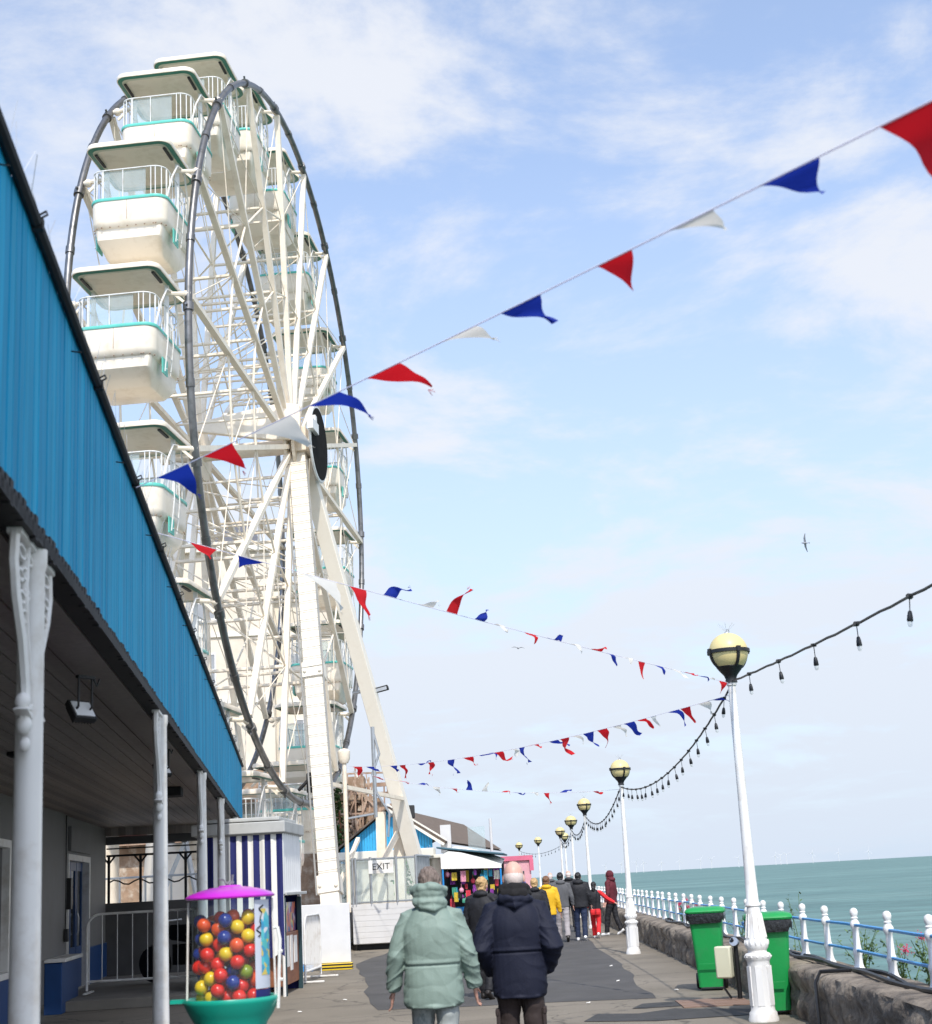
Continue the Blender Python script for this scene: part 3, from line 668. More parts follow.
# porch wall with window, pilaster, plinth, door; raised floor beyond a step
WX = -2.68
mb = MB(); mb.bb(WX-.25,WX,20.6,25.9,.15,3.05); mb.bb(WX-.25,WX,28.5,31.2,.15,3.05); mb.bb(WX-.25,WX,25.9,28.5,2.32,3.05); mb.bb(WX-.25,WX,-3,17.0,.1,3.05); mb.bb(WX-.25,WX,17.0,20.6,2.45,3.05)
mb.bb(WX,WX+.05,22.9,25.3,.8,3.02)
mb.build('wall', M['porchshade'], arc, smooth=0)
mb = MB(); mb.bb(WX,WX+.26,23.6,25.4,.0,.74); mb.build('plinth', M['bluepaint'], arc, smooth=0, bevel=.01)
for b_ in ((WX-.2,WX+.04,17.0,20.6,0,.7),(WX,WX+.03,28.6,31.2,.15,.8),(WX-.1,WX+.05,20.7,22.7,0,.72)): mb = MB(); mb.bb(*b_); mb.build('plinth', M['bluepaint'], arc, smooth=0, bevel=.01)
mb = MB(); mb.bb(WX,WX+.32,23.55,25.45,.745,.80); mb.bb(WX-.2,WX+.08,16.95,20.65,.70,.78); mb.build('sill', M['white'], arc, smooth=0, bevel=.008)
mb = MB(); mb.bb(WX-.12,WX+.02,17.0,17.12,.78,2.45); mb.bb(WX-.12,WX+.02,20.48,20.6,.78,2.45); mb.bb(WX-.12,WX+.02,17.12,20.48,2.35,2.45); mb.bb(WX-.12,WX+.02,18.7,18.8,.78,2.35)
win = mb.build('window', M['white'], arc, smooth=0)
mb = MB(); mb.bb(WX-.10,WX-.08,17.1,20.5,.78,2.36); mb.build('pane', M['glassdark'], win, smooth=0)
mb = MB(); mb.bb(WX-.30,WX-.12,25.95,28.45,.15,2.30)
for y0 in (26.05,26.85,27.65):
    mb.bb(WX-.12,WX-.09,y0,y0+.1,.15,2.3); mb.bb(WX-.12,WX-.09,y0+.65,y0+.75,.15,2.3); mb.bb(WX-.12,WX-.09,y0+.1,y0+.65,2.15,2.3); mb.bb(WX-.12,WX-.09,y0+.1,y0+.65,.15,.85)
door = mb.build('door', M['bluepaint'], arc, smooth=0)
mb = MB()
for y0 in (26.05,26.85,27.65): mb.bb(WX-.119,WX-.11,y0+.1,y0+.65,.85,2.15)
mb.build('pane', M['glassdark'], door, smooth=0)
mb = MB(); mb.tube([(WX-.06,27.55,1.05),(WX-.04,27.55,1.12),(WX-.04,27.55,1.35),(WX-.06,27.55,1.42)], .014, 6); mb.build('handle', M['galv'], door)
mb = MB(); mb.bb(WX-.1,WX+.03,25.8,25.92,.15,2.40); mb.bb(WX-.1,WX+.03,28.47,28.6,.15,2.40); mb.bb(WX-.1,WX+.03,25.92,28.47,2.30,2.40); mb.build('door_frame', M['white'], arc, smooth=0)
mb = MB(); mb.bb(WX+.005,WX+.05,25.95,28.5,2.45,2.85); mb.build('transom_panel', M['porchshade'], arc, smooth=0)
mb = MB(); mb.bb(-2.66,.05,24.0,33.0,.0,.15); struct(mb.build('porch_floor', M['concrete'], smooth=0, bevel=.01)); pf = bpy.data.objects['porch_floor']; pf.location = (-1.01,0,0); pf.rotation_euler = (0,0,BA)
# end of the porch: parapet wall, beam and posts
mb = MB(); mb.bb(WX,-.25,31.2,31.35,.15,1.55); mb.bb(WX,-.2,31.2,31.4,2.70,2.86); mb.build('parapet', mat('grey_parapet',(.09,.088,.085),.7,.2,2), arc, smooth=0)
mb = MB()
for x in (WX+.05,-2.0,-1.1,-.35):
    mb.tube([(x,31.3,1.55),(x,31.3,2.5)], .028, 6)
    for s1 in (-1,1): mb.tube([(x,31.3,2.32),(x+s1*.13,31.3,2.48)], .02, 5)
mb.tube([(WX,31.3,2.48),(-.2,31.3,2.48)], .022, 6); mb.tube([(WX,31.3,2.62),(-.2,31.3,2.62)], .014, 6)
mb.tube([(WX+.05+i*.1,31.3,1.95+.05*math.sin(i*1.3)) for i in range(24)], .016, 5)
mb.build('porch_railing', M['blackm'], arc)
mb = MB(); mb.tube([(WX+.07,25.2,3.0),(WX+.075,25.2,2.0),(WX+.07,25.2,1.15)], .012, 5); mb.box((WX+.09,25.2,1.1),(.06,.14,.2)); mb.box((WX+.06,25.62,1.75),(.1,.2,.5)); mb.build('wall_cable', M['black'], arc, bevel=.01)
def tolocal(x,y,z): return Matrix.Translation((-1.01,0,0)) @ Matrix.Rotation(BA,4,'Z') @ V((x,y,z))
# things hung on the building
def floodlight(loc, label, rz):
    f = thing('floodlight', label, 'floodlight', loc, rz, 'floodlights under the porch'); f.scale = (.68,.68,.85)
    mb = MB(); mb.tube([(-.08,0,0),(-.08,0,-.22),(-.08,.03,-.24)], .011, 5); mb.tube([(.08,0,0),(.08,0,-.22),(.08,.03,-.24)], .011, 5); mb.bb(-.1,.1,-.02,.02,-.02,0); mb.tube([(.1,0,-.02),(.16,.02,-.06),(.2,.03,-.01)], .008, 5); mb.build('bracket', M['black'], f)
    rot = Matrix.Rotation(R(-38),3,'X')
    mb = MB(); mb.box((0,.05,-.25),(.26,.05,.17),rot); 
    for i in range(7): mb.box(V((-.105+.035*i,.05,-.25))+rot@V((0,.035,0)),(.006,.03,.15),rot)
    h = mb.build('housing', M['blackm'], f, bevel=.006)
    mb = MB(); mb.box(V((0,.05,-.25))+rot@V((0,-.028,0)),(.22,.008,.13),rot); mb.build('lens', M['pvc'], h)
floodlight(tolocal(-.20,9.0,2.93), 'grey floodlight under the blue fascia between the first two columns', R(60))
floodlight(tolocal(-.16,14.4,3.0), 'smaller grey floodlight under the soffit just right of the second column', R(60))
mb = MB(); mb.bb(-.75,-.40,20.0,20.4,2.90,3.02); tag(mb.build('ceiling_speaker', M['blackm'], bevel=.01), 'black box speaker fixed to the porch ceiling', 'speaker'); o = bpy.data.objects['ceiling_speaker']; o.location = (-1.01,0,0); o.rotation_euler=(0,0,BA)
mb = MB(); mb.lathe([(.10,0),(.10,-.03),(.06,-.05)], (0,0,0), 16); o = tag(mb.build('smoke_detector', M['blackm']), 'small round fitting on the dim porch ceiling', 'ceiling fitting'); o.location = tolocal(-1.55,14.5,3.02)

# ------------------------------------------------------------------ crowd barriers
def barrier(loc, rz, label, Wd=2.1, Ht=1.12, nb=12):
    b = thing('crowd_barrier', label, 'barrier', loc, rz, 'white steel crowd barriers')
    mb = MB(); r_ = .22
    pts = [(-Wd/2,0,.06),(-Wd/2,0,Ht-r_)]+[(-Wd/2+r_-r_*math.cos(R(q*15)),0,Ht-r_+r_*math.sin(R(q*15))) for q in range(1,6)]+[(-Wd/2+r_,0,Ht),(Wd/2-r_,0,Ht)]+[(Wd/2-r_+r_*math.sin(R(q*15)),0,Ht-r_+r_*math.cos(R(q*15))) for q in range(1,6)]+[(Wd/2,0,Ht-r_),(Wd/2,0,.06)]
    mb.tube(pts, .021, 8); mb.tube([(-Wd/2,0,.2),(Wd/2,0,.2)], .02, 8); mb.build('frame', M['white'], b)
    mb = MB()
    for i in range(nb): x = -Wd/2+Wd*(i+1)/(nb+1); mb.tube([(x,0,.2),(x,0,Ht)], .008, 6)
    mb.build('bars', M['white'], b)
    for s1 in (-1,1): mb = MB(); mb.bar((s1*Wd/2*.97,-.33,.03),(s1*Wd/2*.97,.33,.03),.05,.03); mb.build('foot', M['white'], b, bevel=.006)
barrier((-5.98,24.9,.15), R(4), 'white crowd barrier standing in the dark porch before the motorbike', 1.95, 1.25, 7)
barrier((-3.70,28.0,0), R(88), 'white crowd barrier turned edge on in front of the blank white board', 1.7, 1.15, 14)
# motorbike behind the barrier
mo = thing('motorbike', 'dark motorbike parked at the back of the porch behind the barrier', 'motorbike', (-5.75,27.0,.15), R(72))
for yy in (-.68,.68):
    mb = MB(); rx = Matrix.Rotation(R(90),3,'Y')
    mb.lathe([(.22,-.05),(.30,-.055),(.33,0),(.30,.055),(.22,.05)], (0,yy,.33), 24, rot=rx); wh = mb.build('wheel', M['black'], mo)
    mb = MB(); mb.lathe([(.06,-.04),(.2,-.02),(.2,.02),(.06,.04)], (0,yy,.33), 16, rot=rx); mb.build('rim', M['galv'], wh)
mb = MB(); mb.loft([((0,-.62,.62),.08,.18),((0,-.4,.66),.13,.35),((0,-.1,.72),.14,.45),((0,.1,.86),.12,.4),((0,.15,.98),.05,.22)]); mb.bb(-.15,.15,-.25,.25,.3,.65); mb.build('body', M['blackm'], mo, bevel=.02)
mb = MB(); mb.tube([(0,.68,.33),(0,.5,.9),(0,.44,1.05)], .035, 8); mb.tube([(-.36,.36,1.06),(-.1,.44,1.05),(.1,.44,1.05),(.36,.36,1.06)], .018, 8); mb.build('handlebar', M['galv'], mo)
mb = MB(); mb.sphere((0,.62,.92),(.1,.08,.1)); mb.build('headlight', M['galv'], mo)

# ------------------------------------------------------------------ striped stall and arcade cabinet
st = thing('striped_stall', 'square canvas stall striped navy and white under a flat grey roof', 'stall', (-3.64,24.2,0), R(0))
rs = Matrix.Rotation(R(-1),3,'Z')
mb = MB(); mb.bb(-1.45,.06,-.10,2.15,2.52,2.70); mb.bb(-1.40,.02,-.05,2.1,2.50,2.53); mb.bb(-1.3,-.05,.05,1.95,2.72,2.78); mb.build('roof', M['greyroof'], st, smooth=0, bevel=.02)
mb = MB(); n = 70
vs = []
for i in range(n+1):
    x = -1.36+1.36*i/n
    for z in (.62+.03*math.sin(i*.5),2.51): vs.append((x, .012*math.sin(i*.9)+(.02*math.sin(i*.4) if z < 1 else 0), z))
mb.add(vs, [(2*i,2*i+2,2*i+3,2*i+1) for i in range(n)]); mb.build('striped_curtain', M['stripe'], st, smooth=180, fixn=False)
mb = MB(); vs = []
for i in range(n+1):
    y = 2.0*i/n
    for z in (1.55+.02*math.sin(i*.7),2.51): vs.append((.0+.02*math.sin(i*.8), y, z))
mb.add(vs, [(2*i,2*i+2,2*i+3,2*i+1) for i in range(n)]); mb.build('side_curtain', M['pvc'], st, smooth=180, fixn=False)
for x,y in ((-.02,.03),(-1.36,.03),(-.02,2.0),(-1.36,2.0)): mb = MB(); mb.tube([(x,y,0),(x,y,2.42)], .025, 8); mb.build('pole', M['white'], st)
mb = MB(); mb.bb(-1.30,-1.27,.06,1.95,.0,2.4); mb.bb(-1.3,-.05,1.93,1.96,0,2.4); mb.build('back_sheet', M['navystripe'], st, smooth=0)
ca = thing('arcade_cabinet', 'brown wooden amusement cabinet with printed glass front beneath the stall\'s side', 'arcade machine', (-3.66,24.3,0), 0)
mb = MB(); mb.bb(-.75,-.02,.05,1.75,.14,.95); mb.bb(-.75,-.40,.05,1.75,.95,1.5); mb.build('body', M['wood'], ca, smooth=0, bevel=.01)
M['dteal'] = mat('dark_teal_post',(.02,.05,.06),.5)
for x,y in ((0,.0),(0,1.78),(-.75,0),(-.75,1.78)): mb = MB(); mb.bb(x-.035,x+.035,y-.035,y+.035,0,1.5); mb.build('corner_post', M['dteal'], ca, smooth=0)
def collage(name, cols, scale):
    m = bpy.data.materials.new(name); m.use_nodes = True; N = m.node_tree.nodes; L = m.node_tree.links; p = N['Principled BSDF']; p.inputs['Roughness'].default_value = .3
    tc = N.new('ShaderNodeTexCoord'); v = N.new('ShaderNodeTexVoronoi'); v.inputs['Scale'].default_value = scale; L.new(tc.outputs['Object'], v.inputs['Vector'])
    sp = N.new('ShaderNodeSeparateColor'); L.new(v.outputs['Color'], sp.inputs[0])
    r = N.new('ShaderNodeValToRGB'); r.color_ramp.interpolation = 'CONSTANT'; e = r.color_ramp.elements
    while len(e) < len(cols): e.new(.5)
    for i,c in enumerate(cols): e[i].position = i/len(cols); e[i].color = (*c,1)
    L.new(sp.outputs[0], r.inputs[0]); L.new(r.outputs[0], p.inputs['Base Color']); return m
M['poster'] = collage('printed_panel', [(.5,.08,.2),(.6,.5,.55),(.08,.25,.45),(.65,.2,.1),(.15,.08,.2),(.7,.6,.2)], 9)
mb = MB(); mb.bb(-.395,-.06,.1,1.7,.955,1.42); mb.build('printed_front', M['poster'], ca, smooth=0)
mb = MB(); mb.bb(-.018,-.008,.30,.62,.42,.90); mb.bb(-.018,-.008,.75,1.0,.35,.9); mb.bb(-.018,-.008,1.15,1.5,.45,.88); mb.build('coin_panel', M['whitecanvas'], ca, smooth=0)
mb = MB(); mb.bar((.0,-.02,1.56),(.08,1.8,1.56),.12,.05); mb.build('top_light', M['greyroof'], ca, smooth=0, bevel=.01)

# ------------------------------------------------------------------ big ball vending machine
gm = thing('ball_vending_machine', 'ball vending machine with a magenta lid and clear drum on a teal pedestal', 'vending machine', (-1.485,8.0,0), 0)
mb = MB(); mb.lathe([(.30,0),(.32,.05),(.26,.12),(.19,.3),(.165,.55),(.17,.85),(.18,.95),(.215,1.0),(.245,1.06),(.25,1.075),(.245,1.085),(.22,1.085),(.205,1.05),(0,1.05)], (0,0,0), 40); mb.box((-.27,-.0,1.075),(.09,.05,.02)); ped = mb.build('pedestal', M['tealplastic'], gm, smooth=50)
mb = MB(); mb.lathe([(.205,1.06),(.205,1.585)], (0,0,0), 48); me_ = mb; me_.f = me_.f[:48]; me_.m = me_.m[:48]; drum_ = mb.build('clear_drum', M['glassclear'], gm, smooth=60)
mb = MB(); mb.lathe([(.222,1.578),(.232,1.583),(.233,1.590),(.215,1.604),(.16,1.622),(.10,1.635),(.05,1.640),(0,1.641)], (0,0,0), 48); mb.lathe([(.07,1.632),(.055,1.646),(0,1.648)], (0,0,0), 24); lid = mb.build('lid', M['magenta'], gm, smooth=50)
mb = MB(); mb.tube([(-.02,0,1.65),(-.03,.0,1.675),(-.06,.01,1.68)], .005, 5); mb.tube([(.01,0,1.65),(.015,0,1.70)], .006, 5); mb.box((0,0,1.66),(.04,.02,.012)); mb.build('lock', M['galv'], lid)
# curved printed panel on the right of the drum
M['decal'] = collage('drum_decal', [(.05,.42,.55),(.10,.5,.55),(.7,.7,.72),(.05,.3,.5),(.65,.5,.1),(.08,.45,.45)], 26)
M['decalgrey'] = mat('pale_decal', (.55,.58,.66), .4, .05, 4)
for (a0,a1,z0,z1,m_,nm,r_) in ((-43,-6,1.125,1.565,'decalgrey','printed_panel',.2065),(-31,-8,1.19,1.52,'decal','picture_strip',.2080),(-43,-6,1.065,1.12,'navystripe','picture_strip',.2065)):
    mb = MB(); vs = []
    for i in range(9):
        a = R(a0+(a1-a0)*i/8)
        for z in (z0,z1): vs.append((r_*math.cos(a), r_*math.sin(a), z))
    mb.add(vs, [(2*i,2*i+2,2*i+3,2*i+1) for i in range(8)]); o = mb.build(nm, M[m_], drum_ if nm=='printed_panel' else bpy.data.objects['printed_panel'], smooth=60)
mb = MB(); vs = []
for i in range(40):
    a = R(-37+5*math.sin(i*.5)*(.5+.5*math.sin(i*.21))+ (i/40)*8); vs.append((.2085*math.cos(a), .2085*math.sin(a), 1.38+.16*i/40))
mb.tube(vs, .004, 4); mb.build('printed_chain', M['black'], bpy.data.objects['printed_panel'])
mb = MB(); mb.tube([(.245,-.03,1.02),(.25,-.03,1.1),(.262,-.03,1.36),(.25,-.02,1.42),(.23,-.02,1.42)], .009, 6); mb.tube([(-.225,-.03,1.06),(-.215,-.03,1.57)], .006, 6); mb.tube([(.225,.03,1.06),(.216,.03,1.57)], .006, 6)
for z in (1.16,1.3): mb.tube([(.25,-.03,z),(.275,-.03,z)], .008, 5)
mb.build('guard_bar', M['white'], gm)
ballcols = {'red':((.70,.02,.012),.0), 'orange':((.78,.09,.02),0), 'yellow':((.80,.52,.015),0), 'blue':((.012,.03,.22),0), 'green':((.22,.27,.015),0), 'dark red':((.28,.01,.02),0)}
for c,(v,_) in ballcols.items(): M['ball_'+c] = mat('glossy_%s_ball'%c.replace(' ','_'), v, .22, .04, 8, coat=.3)
br = .0365; placed = []; rb = random.Random(3)
def relax():
    # settle the balls: drop each onto the ones already placed
    out = []
    for i in range(190):
        best = None
        for tr in range(60):
            a = rb.uniform(0,2*PI); r_ = (.205-br-.003)*math.sqrt(rb.uniform(.15,1)); x, y = r_*math.cos(a), r_*math.sin(a); z = 1.055+br
            for (X,Y,Z) in out:
                d2 = (x-X)**2+(y-Y)**2
                if d2 < (2*br)**2: z = max(z, Z+math.sqrt((2*br)**2-d2))
            if best is None or z < best[2]: best = (x,y,z)
        if best[2] > 1.49: continue
        out.append(best)
    return out
balls = relax(); names = ['red']*12+['orange']*5+['yellow']*9+['blue']*4+['green']*1+['dark red']*1
bm_ = {}
for i,(x,y,z) in enumerate(balls):
    c = 'blue' if (x < -.13 and z > 1.25 and rb.random() < .7) else rb.choice(names)
    if c not in bm_:
        mb = MB(); mb.sphere((0,0,0), br, 24, 16); o = mb.build('toy_ball', M['ball_'+c], smooth=180); bm_[c] = o
    else:
        o = bm_[c].copy(); COL.objects.link(o)
    o.location = (gm.location.x+x, gm.location.y+y, z)
    tag(o, {'red':'bright red ball among others in the clear drum','orange':'orange red ball among others in the clear drum','yellow':'yellow ball among others in the clear drum','blue':'dark blue ball among others in the clear drum','green':'olive green ball among others in the clear drum','dark red':'dark maroon ball among others in the clear drum'}[c], 'ball', c+' balls in the vending drum')

# ------------------------------------------------------------------ wheel's front: board, exit gate
bd = thing('white_board', 'blank white hoarding board on a yellow and black base before the wheel', 'hoarding', (-3.88,31.3,0), R(1))
mb = MB(); mb.bb(-.56,.52,-.04,.04,.14,1.30); mb.build('panel', M['pvc'], bd, smooth=0, bevel=.01)
M['hazard'] = striped('yellow_black_base', (.75,.52,.02), (.015,.015,.015), .06, 2, .45, .5)
mb = MB(); mb.bb(-.10,.55,-.16,.10,0,.13); mb.build('base_block', M['hazard'], bd, smooth=0, bevel=.01)
mb = MB(); mb.bb(-.58,-.25,-.13,.10,0,.12); mb.build('base_block', M['boxblue'], bd, smooth=0, bevel=.01)
ex = thing('exit_gate', 'white slatted platform end with glazed steel gate marked EXIT', 'gate', (-4.2,39.9,0), -WYAW*.3)
mb = MB()
for i in range(7): mb.bb(0,1.72,0,.06,.17+i*.142,.17+i*.142+.138)
mb.bb(.0,1.72,.061,2.2,.15,1.12); mb.build('skirting', M['wallwhite'], ex, smooth=0)
mb = MB(); mb.bb(.05,1.7,.3,2,0,.149); mb.build('dark_base', M['black'], ex, smooth=0)
mb = MB()
for x in (-.35,.02,.10,.50,1.18,1.70): mb.tube([(x,.03,1.1),(x,.03,2.35)], .035, 8)
for z in (1.2,2.3): mb.tube([(-.35,.03,z),(1.7,.03,z)], .025, 6)
for i in range(8): mb.tube([(1.72+.02*i,.25+.28*i,.4),(1.72+.02*i,.25+.28*i,2.35)], .03, 6)
mb.tube([(1.72,.03,2.33),(1.9,2.3,2.33)], .03, 6); mb.tube([(1.72,.03,1.2),(1.9,2.3,1.2)], .03, 6)
mb.build('steel_frame', M['galv'], ex)
for x0,x1 in ((-.32,0),(.13,.47),(.53,1.15),(1.2,1.67)): mb = MB(); mb.bb(x0,x1,.025,.035,1.22,2.28); mb.build('glass_panel', M['glassbooth'], ex, smooth=0)
mb = MB(); mb.bb(.46,1.12,-.045,-.02,1.92,2.26); sg = mb.build('sign', M['white'], ex, smooth=0, bevel=.004)
text_mesh('EXIT', .23, .002, M['black'], 'lettering', sg, Matrix.Translation((.79,-.048,2.09)) @ Matrix.Rotation(R(90),4,'X'))
yb = MB(); 
for i in range(5): yb.sphere((2.02+.05*math.sin(i*2),.1+.25*i,1.2+.04*math.cos(i*3)),(.14,.15,.10),10,8)
tag(yb.build('rope_bundle', mat('pale_yellow_cover',(.60,.55,.22),.8,.2,6)), 'pale yellow cloth bundle hung on the platform fence', 'cloth bundle').location = (-4.3,39.3,0)
# ------------------------------------------------------------------ sea wall
mb = MB(); ys = []; y = -4.0
while y < 140: ys.append(y); y += .09 if y < 36 else (.2 if y < 60 else 1.0)
prof = [(x+.15,z*.92) for x,z in [(2.82,-.02),(2.815,.06),(2.82,.14),(2.815,.22),(2.82,.30),(2.82,.38),(2.82,.45),(2.83,.51),(2.85,.55),(2.90,.572),(2.98,.578),(3.06,.58),(3.15,.58),(3.25,.58),(3.38,.575),(3.45,.55),(3.45,-.02)]]
joints = [(-3.3+1.35*i+.3*math.sin(i*2.3)) for i in range(110)]
vs = []
ji = 0
for y in ys:
    dj = min(abs(y-j) for j in joints[max(0,int((y+3.3)/1.35)-1):int((y+3.3)/1.35)+3] or [999])
    g = max(0, 1-dj/.07)*.045
    blk = noise.noise(V((math.floor((y+3.3)/1.35)*3.1,0,0)))*.025
    for k,(x,z) in enumerate(prof):
        inner = k < 8; amp = .065 if inner else .016
        q = V((x*3,y*2.2,z*4)); nn = noise.fractal(q*1.25, .8, 2.1, 6)
        hz = max(0,1-abs(z-.27)/.05)*.03 if (inner and math.sin(y*.5)>.0) else 0
        vs.append((x - nn*amp*(1 if k<14 else 0) + (g+hz+blk if inner else 0), y, z + (nn*.008 - g*.35 if 7 <= k < 15 else 0)))
n = len(prof)
mb.add(vs, [(i*n+j, i*n+j+1, (i+1)*n+j+1, (i+1)*n+j) for i in range(len(ys)-1) for j in range(n-1)])
def stone():
    m = bpy.data.materials.new('weathered_stone'); m.use_nodes = True; N = m.node_tree.nodes; L = m.node_tree.links; p = N['Principled BSDF']; p.inputs['Roughness'].default_value = .95
    tc = N.new('ShaderNodeTexCoord')
    a = N.new('ShaderNodeTexNoise'); a.inputs['Scale'].default_value = 2.6; a.inputs['Detail'].default_value = 10; a.inputs['Roughness'].default_value = .7; L.new(tc.outputs['Object'], a.inputs['Vector'])
    r = N.new('ShaderNodeValToRGB'); e = r.color_ramp.elements; e[0].position=.33; e[0].color=(.045,.038,.032,1); e[1].position=.70; e[1].color=(.38,.315,.24,1); x = e.new(.5); x.color=(.19,.155,.12,1); L.new(a.outputs['Fac'], r.inputs[0])
    L.new(r.outputs[0], p.inputs['Base Color'])
    b = N.new('ShaderNodeTexNoise'); b.inputs['Scale'].default_value = 14; b.inputs['Detail'].default_value = 8; L.new(tc.outputs['Object'], b.inputs['Vector'])
    bp = N.new('ShaderNodeBump'); bp.inputs['Strength'].default_value = .8; bp.inputs['Distance'].default_value=.04; L.new(b.outputs['Fac'], bp.inputs['Height']); L.new(bp.outputs[0], p.inputs['Normal'])
    return m
M['stone'] = stone()
tag(mb.build('sea_wall', M['stone'], smooth=60), 'low rough stone sea wall along the right edge of the pier', 'wall')
# ------------------------------------------------------------------ railing of cast posts
rl = thing('promenade_railing', 'white knobbed cast posts joined by two blue rails on top of the stone wall', 'railing', (3.40,0,.53))
rl['label'] = 'railing of white knobbed posts and two blue rails on the stone wall'
def post_mesh():
    mb = MB(); mb.lathe([(.064,0),(.064,.02),(.05,.035),(.042,.07),(.04,.14),(.047,.16),(.047,.19),(.036,.22),(.032,.36),(.033,.40),(.048,.42),(.048,.455),(.036,.475),(.028,.49),(.037,.503),(.028,.516),(.038,.54),(.041,.56),(.035,.585),(.018,.60),(0,.604)], (0,0,0), 16)
    return mb
p0 = post_mesh().build('post', M['white'], rl, smooth=50); i = 0; y = 7.23
first = True
while y < 100:
    o = p0 if first else p0.copy()
    if not first: COL.objects.link(o); o.parent = rl
    first = False; o.location = (0,y,0); o.rotation_euler = (R(rnd.uniform(-1.2,1.2)),R(rnd.uniform(-1.5,1.5)),0); y += 1.38 if y < 70 else 1.38
for z in (.19,.435):
    mb = MB(); mb.tube([(0,y_,z+.006*math.sin(y_*1.3)) for y_ in [2+1.4*q for q in range(72)]], .016, 6); mb.build('rail', M['railblue'], rl)
mb = MB()
for a,b in ((0,.02),(.05,-.03)): mb.tube([(-.12+.05*math.sin(y_*1.7+a*40)+a, y_, .03+.015*math.sin(y_*2.3)) for y_ in [7+.3*q for q in range(90)]], .022, 6)
mb.tube([(-.15,15.2,.03),(-.42,15.35,.02),(-.49,15.3,-.08),(-.51,15.2,-.25),(-.52,15.15,-.53)], .02, 6)
tag(mb.build('black_cable', M['black']), 'black hose laid along the wall foot of the railing and down its face', 'cable').location = (3.40,0,.53)

# ------------------------------------------------------------------ lamp posts
lamp_lab = ['nearest and tallest lamp post with cream globe beside the green bins','lamp post with cream globe standing left of the stone wall beyond the bins','third lamp post along the wall, behind the girl in red','fourth lamp post along the wall, left of the third','fifth lamp post along the wall, just left of the fourth','small lamp post partly hidden right behind the fifth','small distant lamp post left of the row, with a pale globe','farthest and smallest lamp post, leftmost of the row']
def make_lamp():
    l = thing('lamp_post', lamp_lab[0], 'lamp post', (0,0,0), 0, 'lamp posts along the promenade')
    mb = MB(); mb.lathe([(.160,0),(.160,.03),(.15,.05),(.145,.09),(.128,.11),(.125,.16),(.118,.60),(.125,.62),(.14,.64),(.142,.67),(.125,.69),(.10,.70),(.098,.72),(.120,.75),(.125,.79),(.112,.84),(.098,.90),(.082,1.05),(.072,1.14),(.070,1.17),(.082,1.18),(.082,1.20),(.066,1.22),(.060,1.5),(.050,2.4),(.042,3.40),(.042,3.55),(.055,3.56),(.055,3.60),(.04,3.62)], (0,0,0), 28)
    post = mb.build('post', M['white'], l, smooth=40)
    mb = MB()
    for k in range(6):
        a = 2*PI*k/6+.3; mb.box((.120*math.cos(a),.120*math.sin(a),.36),(.016,.07,.40),Matrix.Rotation(a,3,'Z'))
    for k in range(14):
        a = 2*PI*k/14; mb.sphere((.123*math.cos(a),.123*math.sin(a),.80),(.012,.012,.03),6,5); mb.sphere((.138*math.cos(a),.138*math.sin(a),.655),.012,6,5)
    for k in range(10):
        a = 2*PI*k/10; mb.bar((.112*math.cos(a),.112*math.sin(a),.85),(.078*math.cos(a),.078*math.sin(a),1.1),.012)
    mb.build('base_ornament', M['white'], post, smooth=30)
    mb = MB(); mb.sphere((0,0,3.93),.218,32,20); g = mb.build('globe', M['globe'], l, smooth=180)
    mb = MB(); mb.lathe([(.222,-.018),(.238,-.018),(.238,.02),(.222,.02),(.222,-.018)], (0,0,3.935), 40)
    mb.lathe([(.07,-.34),(.06,-.30),(.075,-.26),(.125,-.20),(.15,-.165),(.145,-.155),(.0,-.155)], (0,0,3.93), 28)
    for k in range(4):
        a = PI/2*k+.35+PI/4*0
        pts = [(.226*math.cos(t)*math.cos(a), .226*math.cos(t)*math.sin(a), 3.93+.226*math.sin(t)) for t in [R(-48+48*q/6) for q in range(7)]]
        mb.tube(pts, .015, 6, ell=1.3); mb.box((.236*math.cos(a),.236*math.sin(a),3.94),(.03,.045,.06),Matrix.Rotation(a,3,'Z'))
    mb.build('lantern_cage', M['black'], l, smooth=40)
    mb = MB(); mb.lathe([(.03,4.14),(.025,4.155),(.0,4.16)], (0,0,0), 12); mb.tube([(0,0,4.15),(0,0,4.19),(.02,0,4.19),(.03,0,4.16)], .006, 5)
    for k in range(7):
        a = 2*PI*k/7; mb.tube([(0,0,4.15),(.05*math.cos(a),.05*math.sin(a),4.205),(.10*math.cos(a),.10*math.sin(a),4.15+.10)], .0011, 4)
    mb.build('finial', M['galv'], g)
    return l
lp = [(2.573,16.57,1.0),(2.36,31.2,None),(2.40,47.0,None),(None,59,None),(None,71,None),(None,80,None),(None,88,None),(None,98,None)]
gp = [(728,652),(620,769.5),(584,805),(570.8,821),(560,831.5),(564.5,836.5),(538,840.5),(519,845.5)]
lamp0 = make_lamp(); lamps = []
for i,((X,Y,s_),(gx,gy)) in enumerate(zip(lp,gp)):
    o = lamp0 if i == 0 else dup(lamp0)
    p = at(gx,gy,Y); x = X if X else p.x
    o.location = (x,Y,0); k = p.z/3.93
    if i == 0: k = 1.0
    o.scale = (max(k,.93) if i<3 else 1.0,)*2+(k,); o['label'] = lamp_lab[i]; lamps.append((V((x,Y,0)),k)); o.rotation_euler = (0,0,.4*i)
    if i in (1,2): o.rotation_euler = (0, math.atan2(p.x-x, 3.8), 0)
ltop = lambda i,z=3.58: lamps[i][0] + V((0,0,z*lamps[i][1]))

